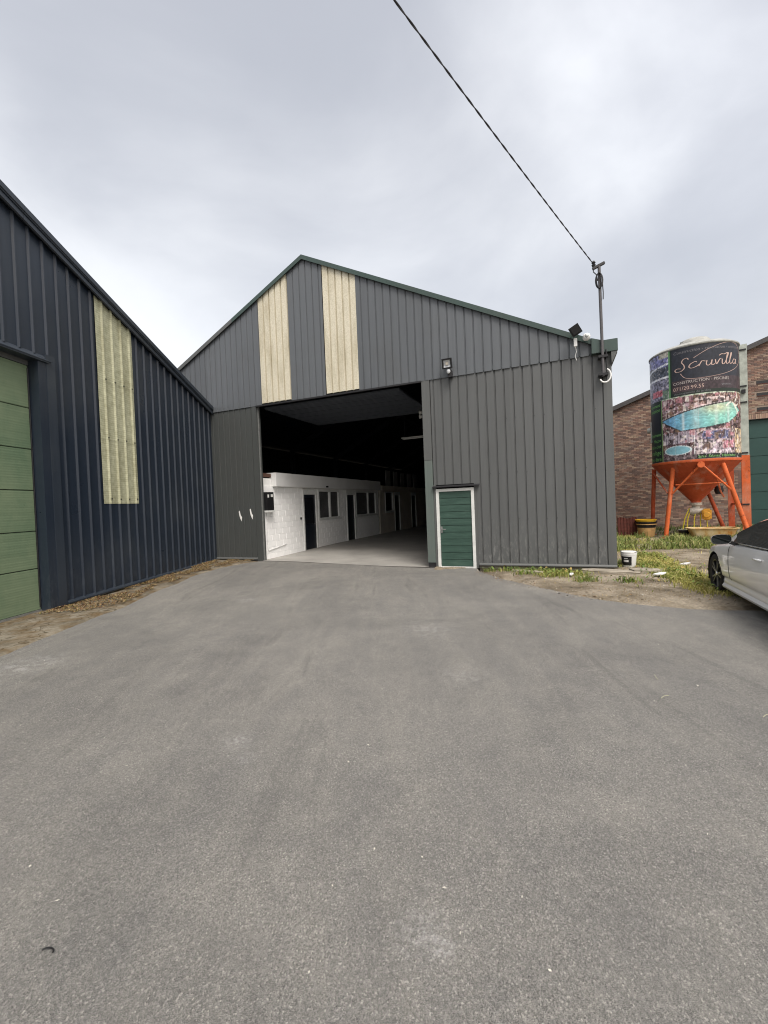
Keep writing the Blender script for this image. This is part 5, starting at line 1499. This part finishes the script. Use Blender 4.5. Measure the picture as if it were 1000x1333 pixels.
for sg in (-1, 1):
    pth = [(x, sg * (cab_ring(x)[0][0] + 0.008), cab_ring(x)[0][1] + 0.004) for x in np.linspace(1.7, 3.75, 20)]
    MB().tube(pth, 0.008, 6).build('belt_trim', 'chrome', C, smooth=True)
    # door shut lines, handle, sill
    def flank(x, z):
        r_ = body_ring(x); zs_ = [p[1] for p in r_[8:40]]; return float(np.interp(z, zs_, [p[0] for p in r_[8:40]]))
    for xx in (1.52, 3.12):
        pth = [(xx + 0.05 * (0.6 - z), sg * (flank(xx, z) + 0.0005), z) for z in np.linspace(0.34, 0.88, 14)]
        MB().tube(pth, 0.005, 5).build('shut_line', 'black', C)
    MB().tube([(2.50, sg * (flank(2.5, .80) + 0.005), 0.80), (2.54, sg * (flank(2.54, .80) + 0.03), 0.805), (2.68, sg * (flank(2.68, .8) + 0.03), 0.81), (2.72, sg * (flank(2.72, .8) + 0.005), 0.81)], 0.014, 8).build('door_handle', 'car_paint', C, smooth=True)
    mb = MB(); n_ = 30
    for i in range(n_ + 1):
        x = 1.2 + 2.08 * i / n_
        for y, z in ((0.84, 0.165), (0.885, 0.172), (0.898, 0.205), (0.872, 0.25)): mb.v.append((x, sg * y, z))
    for i in range(n_):
        for j in range(3): a = i * 4 + j; mb.f.append((a, a + 1, a + 5, a + 4))
    mb.build('side_skirt', 'car_paint', C, smooth=50)
    # mirror
    mi = MB(); n_ = 14
    for i, (f, rx, rz) in enumerate(((0, 0.02, 0.03), (0.12, 0.05, 0.062), (0.5, 0.068, 0.078), (0.9, 0.07, 0.07), (1.0, 0.062, 0.062))):
        pass
    mc = Vector((1.60, sg * 1.02, 0.99))
    prof_ = [(-0.10, 0.02, 0.015), (-0.085, 0.085, 0.045), (-0.04, 0.12, 0.07), (0.02, 0.13, 0.078), (0.05, 0.132, 0.078)]
    hs = MB()
    for dx, ry, rz in prof_:
        for q in range(20):
            a = 2 * math.pi * q / 20; ca, sa = math.cos(a), math.sin(a)
            hs.v.append((mc.x + dx, mc.y + ry * math.copysign(abs(ca) ** 0.7, ca), mc.z + rz * math.copysign(abs(sa) ** 0.7, sa) + 0.02 * ca * sg * -0.5))
    for i in range(len(prof_) - 1):
        for q in range(20):
            a = i * 20 + q; b = i * 20 + (q + 1) % 20; hs.f.append((a, b, b + 20, a + 20))
    hs.f.append(tuple(range(20)))
    mir = hs.build('mirror', 'car_paint', C, smooth=50)
    gl_ = MB()
    for q in range(20):
        a = 2 * math.pi * q / 20; ca, sa = math.cos(a), math.sin(a)
        gl_.v.append((mc.x + 0.046, mc.y + 0.126 * math.copysign(abs(ca) ** 0.7, ca), mc.z + 0.008 + 0.066 * math.copysign(abs(sa) ** 0.7, sa)))
    gl_.f.append(tuple(range(20))); gl_.build('mirror_glass', 'car_glass', mir)
    MB().bar((1.60, sg * 0.94, 0.96), (1.64, sg * 0.80, 0.90), 0.05, 0.05).build('mirror_stalk', 'black', mir)
# bumper grille, lamps
MB().box(-0.012, 0.02, -0.42, 0.42, 0.42, 0.58).build('grille', 'black', C, bevel=0.01)
for sg in (-1, 1):
    MB().lathe([(0, -0.06), (0.09, -0.05), (0.13, 0.0), (0.12, 0.08), (0, 0.1)], 18, (0.16, sg * 0.66, 0.62), axis='x', sy=0.6).build('headlight', 'lamp_glass', C, smooth=50)
M['tail_red'] = mat_plain('tail_red', (0.25, 0.01, 0.01), 0.2)
for sg in (-1, 1): MB().box(4.60, 4.685, sg * 0.60 - 0.12, sg * 0.60 + 0.12, 0.72, 0.83).build('tail_light', 'tail_red', C, bevel=0.02)
# wheels
def wheel(x, sg):
    t = bpy.data.objects.new('wheel', None)
    mb = MB(); R0 = 0.333
    mb.lathe([(0.235, -0.10), (0.30, -0.112), (0.325, -0.10), (R0, -0.07), (R0, 0.07), (0.325, 0.10), (0.30, 0.112), (0.235, 0.10)], 48, (x, sg * 0.775, WZ), axis='y')
    ty = mb.build('wheel', 'tyre', C, smooth=40)
    mb = MB(); yo = sg * (0.775 + 0.098); yi = sg * (0.775 + 0.03)
    mb.lathe([(0.242, yo), (0.236, yo + sg * 0.004), (0.222, yo - sg * 0.004), (0.215, yi)], 48, (x, 0, WZ), axis='y')
    mb.lathe([(0.225, yi - sg * 0.06), (0.0, yi - sg * 0.06)], 32, (x, 0, WZ), axis='y')
    mb.lathe([(0.0, yo - sg * 0.008), (0.05, yo - sg * 0.01), (0.06, yi)], 24, (x, 0, WZ), axis='y')
    mb.build('rim', 'rim', ty, smooth=40)
    sp_ = MB()
    for q in range(5):
        for dq in (-0.13, 0.13):
            a = q * 2 * math.pi / 5 + dq; b = q * 2 * math.pi / 5 + dq * 1.5
            sp_.bar((x + 0.045 * math.cos(a), yo - sg * 0.018, WZ + 0.045 * math.sin(a)), (x + 0.228 * math.cos(b), yo - sg * 0.014, WZ + 0.228 * math.sin(b)), 0.022, 0.024)
    sp_.build('spokes', 'spoke_metal', ty)
    MB().lathe([(0.0, yo + sg * 0.002), (0.03, yo - sg * 0.002), (0.034, yo - sg * 0.012)], 20, (x, 0, WZ), axis='y').build('hub_cap', 'chrome', ty, smooth=40)
M['spoke_metal'] = mat_plain('spoke_metal', (0.16, 0.16, 0.165), 0.3, 0.8)
for wx in wheels:
    for sg in (-1, 1): wheel(wx, sg)

# ------------------------------------------------------------------ grass, weeds, litter
def blades(name, P_, Hh, Wd, lean, cols, label, cat, drop=0.0):
    n_ = len(P_)
    yaw = rng.uniform(0, 2 * np.pi, n_); ld = rng.uniform(0, 2 * np.pi, n_)
    px, py = np.cos(yaw), np.sin(yaw); lx, ly = np.cos(ld) * lean * Hh, np.sin(ld) * lean * Hh
    v = np.zeros((n_, 5, 3))
    b = P_
    v[:, 0] = b - np.stack([px * Wd, py * Wd, 0 * Wd], 1); v[:, 1] = b + np.stack([px * Wd, py * Wd, 0 * Wd], 1)
    mid = b + np.stack([lx * 0.35, ly * 0.35, Hh * 0.6], 1)
    v[:, 2] = mid + np.stack([px, py, 0 * px], 1) * (Wd * 0.75)[:, None]; v[:, 3] = mid - np.stack([px, py, 0 * px], 1) * (Wd * 0.75)[:, None]
    v[:, 4] = b + np.stack([lx, ly, Hh * (1 - 0.35 * lean)], 1)
    i = np.arange(n_)[:, None] * 5
    q = np.concatenate([i, i + 1, i + 2, i + 3], 1).tolist(); t = np.concatenate([i + 3, i + 2, i + 4], 1).tolist()
    c = np.repeat(cols, 5, 0)
    o = np_mesh(name, v.reshape(-1, 3), [tuple(a) for a in q] + [tuple(a) for a in t], 'blades', None, c, kind='stuff')
    return tag(o, label, cat)
def in_sil(s, v): return -0.02 < v and s < 0.08
def scatter(n_, s0, s1, v0, v1, dens):
    out_ = []
    while len(out_) < n_:
        s, v = random.uniform(s0, s1), random.uniform(v0, v1)
        if in_sil(s, v): continue
        p = gw(s, v)
        d = p.x - interp(p.y, *XR) if p.y < 11.06 else 5
        if d < 0.03: continue
        if random.random() < dens(s, v, p, d): out_.append((p.x, p.y, terr(p.x, p.y) - 0.01))
    return np.array(out_)
random.seed(5)
def track(s, v):    # bare wheel track running in front of the silo
    return sstep(1.35, 1.7, s) * sstep(4.4, 3.7, v + 0.3 * math.sin(s * 2))
def dens_turf(s, v, p, d):
    n_ = noise.noise((p.x * 0.9, p.y * 0.9, 11)) + 0.5 * noise.noise((p.x * 3, p.y * 3, 4))
    base = 0.35 * sstep(-0.1, 0.4, n_ + 0.05)
    ctr = interp(v, [-2.6, -1, 0, 2, 3], [1.3, 1.0, 0.95, 0.85, 0.8])
    strip = math.exp(-((s - ctr - 0.15) / 0.42) ** 4) * sstep(-2.9, -2.2, v) * sstep(3.6, 2.6, v) * sstep(-0.45, 0.1, n_ + 0.1)
    if v < 3: base *= 0.12
    if s > 3.2 and v < 3.5: base = 0.5
    return max(base * (1 - 0.97 * track(s, v)), strip) * sstep(0.1, 0.4, d)
Pt = scatter(24000, 0.1, 8.0, -4.0, 9.0, dens_turf)
def cols_of(P_, a, b, c):
    t = np.array([noise.noise((p[0] * 0.8, p[1] * 0.8, 30)) for p in P_]); t = np.clip(t * 1.6 + 0.5 + rng.normal(0, 0.22, len(P_)), 0, 1)[:, None]
    r_ = rng.random(len(P_))[:, None]
    cc = np.array(a) * (1 - t) + np.array(b) * t
    cc = np.where(r_ < 0.18, np.array(c), cc)
    return cc * rng.uniform(0.75, 1.25, (len(P_), 1))
GA, GB, GC = srgb(126, 136, 62), srgb(166, 162, 88), srgb(196, 182, 124)
blades('turf', Pt, rng.uniform(0.04, 0.13, len(Pt)), rng.uniform(0.004, 0.009, len(Pt)), rng.uniform(0.2, 1.0, len(Pt)), cols_of(Pt, GA, GB, GC), 'patchy green and straw-coloured grass between the warehouse and the silo', 'grass')
def dens_weed(s, v, p, d):
    n_ = noise.noise((p.x * 1.1, p.y * 1.1, 51)) + 0.4 * noise.noise((p.x * 3.3, p.y * 3.3, 7))
    return sstep(0.02, 0.35, n_) * (1 - 0.98 * track(s, v))
Pw = scatter(6500, 0.4, 8, 3.6, 8.4, dens_weed)
blades('tall_weeds', Pw, rng.uniform(0.08, 0.34, len(Pw)) , rng.uniform(0.006, 0.016, len(Pw)), rng.uniform(0.2, 0.9, len(Pw)), cols_of(Pw, srgb(92, 112, 54), srgb(130, 138, 76), srgb(168, 160, 110)), 'taller green weeds growing in front of the silo', 'weeds')
Pw2 = scatter(2600, 0.2, 9, 8.6, 12.7, lambda s, v, p, d: 0.15 + 0.8 * sstep(11.8, 12.6, v))
blades('wall_weeds', Pw2, rng.uniform(0.1, 0.32, len(Pw2)), rng.uniform(0.008, 0.018, len(Pw2)), rng.uniform(0.2, 0.8, len(Pw2)), cols_of(Pw2, srgb(66, 84, 40), srgb(96, 108, 56), srgb(140, 130, 84)), 'weeds along the foot of the brick building', 'weeds')
cl = [(-2.75, -0.35, .16), (-2.3, -0.45, .2), (-1.75, -0.5, .3), (-1.55, -0.28, .25), (-1.1, -0.5, .35), (-0.85, -0.75, .22), (-0.7, -1.5, .2), (-1.35, -0.95, .3), (-2.0, -0.9, .15), (0.05, -1.5, .18), (0.1, 0.6, .3), (0.7, 0.7, .35)]
def dens_base(s, v, p, d): return sum(math.exp(-(((s - a) / r_) ** 2 + ((v - b) / (r_ * 0.7)) ** 2)) for a, b, r_ in cl)
Pb = scatter(2600, -3.0, 1.0, -2.0, 1.0, dens_base)
blades('base_weeds', Pb, rng.uniform(0.03, 0.17, len(Pb)), rng.uniform(0.004, 0.010, len(Pb)), rng.uniform(0.2, 1.0, len(Pb)), cols_of(Pb, srgb(96, 116, 50), srgb(132, 140, 70), srgb(170, 156, 104)), 'weed tufts growing at the foot of the grey wall right of the small door', 'weeds')

def dens_straw(s, v, p, d): return 0.25 + 0.75 * sstep(-0.1, 0.4, noise.noise((p.x * 1.6, p.y * 1.6, 71)))
Ps = scatter(5200, -3.0, 3.2, -3.2, 4.5, dens_straw)
blades('dry_straw', Ps, rng.uniform(0.015, 0.06, len(Ps)), rng.uniform(0.002, 0.005, len(Ps)), rng.uniform(0.8, 2.2, len(Ps)), cols_of(Ps, srgb(142, 122, 84), srgb(176, 158, 118), srgb(104, 92, 62)), 'dead straw-coloured stems lying over the bare earth by the grey wall', 'straw')
def flakes(name, P_, size, cols, label, cat, up_=0.5):
    n_ = len(P_); v = np.zeros((n_, 4, 3)); yaw = rng.uniform(0, 6.283, n_)
    a = np.stack([np.cos(yaw), np.sin(yaw), rng.uniform(-up_, up_, n_)], 1) * size[:, None]
    b = np.stack([-np.sin(yaw), np.cos(yaw), rng.uniform(-up_, up_, n_)], 1) * (size * rng.uniform(0.25, 0.8, n_))[:, None]
    v[:, 0] = P_ - a; v[:, 1] = P_ + b; v[:, 2] = P_ + a; v[:, 3] = P_ - b
    i = np.arange(n_)[:, None] * 4
    o = np_mesh(name, v.reshape(-1, 3), np.concatenate([i, i + 1, i + 2, i + 3], 1), 'flakes', None, np.repeat(cols, 4, 0), kind='stuff')
    return tag(o, label, cat)
Pl = np.concatenate([scatter(1500, 0.3, 8, 3.8, 8.4, dens_weed), scatter(420, -3.0, 1.2, -1.8, 0.9, dens_base), scatter(500, 0.4, 1.8, -2.4, 3.0, lambda s, v, p, d: sstep(0.1, 0.4, noise.noise((p.x * 2.2, p.y * 2.2, 19))))])
Pl[:, 2] += rng.uniform(0.03, 0.14, len(Pl))
flakes('broad_leaf_weeds', Pl, rng.uniform(0.012, 0.042, len(Pl)), cols_of(Pl, srgb(80, 104, 48), srgb(118, 134, 70), srgb(150, 128, 74)), 'broad-leaved weeds scattered through the grass by the warehouse', 'weeds', 0.8)
pts = []
while len(pts) < 14000:
    y = random.uniform(7.6, 14.0); xl0 = -6.26 + (y - 8.14) * 0.1069 + 0.05; f_ = random.random() ** 1.3
    wdt = max(0.2, (xl_at(min(y, 13.5)) - xl0) * 0.9); x = xl0 + f_ * wdt
    if noise.noise((x * 2.2, y * 1.4, 8)) + 0.35 * noise.noise((x * 7, y * 7, 3)) + 0.25 * (1 - f_) < -0.02: continue
    if noise.noise((x * 0.8, y * 0.8, 80)) > 0.35: continue
    pts.append((x, y, hgt(x, y) + 0.045 + random.random() * 0.018))
pts = np.array(pts)
pc = np.array([srgb(118, 94, 62), srgb(138, 114, 78), srgb(98, 80, 56), srgb(112, 106, 60), srgb(158, 140, 106), srgb(106, 74, 54)])
flakes('dry_moss_litter', pts, rng.uniform(0.006, 0.02, len(pts)), pc[rng.integers(0, 6, len(pts))] * rng.uniform(0.7, 1.2, (len(pts), 1)), 'brown dry moss and leaf litter along the foot of the navy shed', 'litter', 0.7)
pts = []
while len(pts) < 5200:
    s, v = random.uniform(-3.1, 1.6), random.uniform(-3.2, -0.05)
    p = gw(s, v); d = p.x - interp(p.y, *XR) if p.y < 11.06 else 5
    if d < -0.35 or random.random() > (0.3 * (0.5 + noise.noise((p.x * 2, p.y * 2, 6))) + 0.8 * math.exp(-((d - 0.05) / 0.22) ** 2)): continue
    pts.append((p.x, p.y, max(terr(p.x, p.y), 0.0 if d < 0 else -1) + 0.012))
pts = np.array(pts)
pc = np.array([srgb(150, 138, 118), srgb(176, 166, 148), srgb(112, 100, 82), srgb(196, 190, 176), srgb(132, 104, 74)])
flakes('gravel_edge', pts, rng.uniform(0.004, 0.011, len(pts)) * np.where(rng.random(len(pts)) < 0.06, 3.0, 1.0), pc[rng.integers(0, 5, len(pts))] * rng.uniform(0.6, 1.1, (len(pts), 1)), 'stony crumbs along the broken asphalt edge', 'gravel', 0.4)
# pale chips and straws on the asphalt
pts = []
for _ in range(150):
    y = random.uniform(1.2, 11); x = random.uniform(max(-4.6, -y * 0.9), min(y * 0.8, interp(y, *XR) - .2))
    pts.append((x, y, hgt(x, y) + 0.014))
pts = np.array(pts)
flakes('pale_chips', pts, rng.uniform(0.003, 0.012, len(pts)), np.tile(np.array(srgb(214, 208, 196)), (len(pts), 1)) * rng.uniform(0.4, 1, (len(pts), 1)), 'scattered pale chips lying on the asphalt', 'litter', 0.15)
M['straw'] = mat_plain('straw', srgb(176, 174, 146), 0.7)
for i, (x, y, a, L_, lab) in enumerate(((2.5, 4.02, 70, 0.06, 'upper greenish straw lying on the asphalt at right'), (2.32, 3.62, 25, 0.05, 'middle greenish straw lying on the asphalt at right'), (2.86, 3.25, 20, 0.05, 'pale straw lying on the asphalt furthest right'))):
    o = MB().tube([(-L_, 0, 0), (0, 0.006, 0.006), (L_, 0, 0)], 0.0022, 5).build('straw', 'straw'); o.location = (x, y, 0.018); o.rotation_euler = (0, 0, R(a)); tag(o, lab, 'straw', 'straws on the asphalt')
o = MB().tube([(0.03 * math.cos(t), 0.022 * math.sin(t), 0.004) for t in np.linspace(0.2, 2.4, 12)], 0.0035, 6).build('twig', 'black'); o.location = (-1.42, 1.68, 0.012); tag(o, 'short curved dark twig on the asphalt at lower left', 'twig')
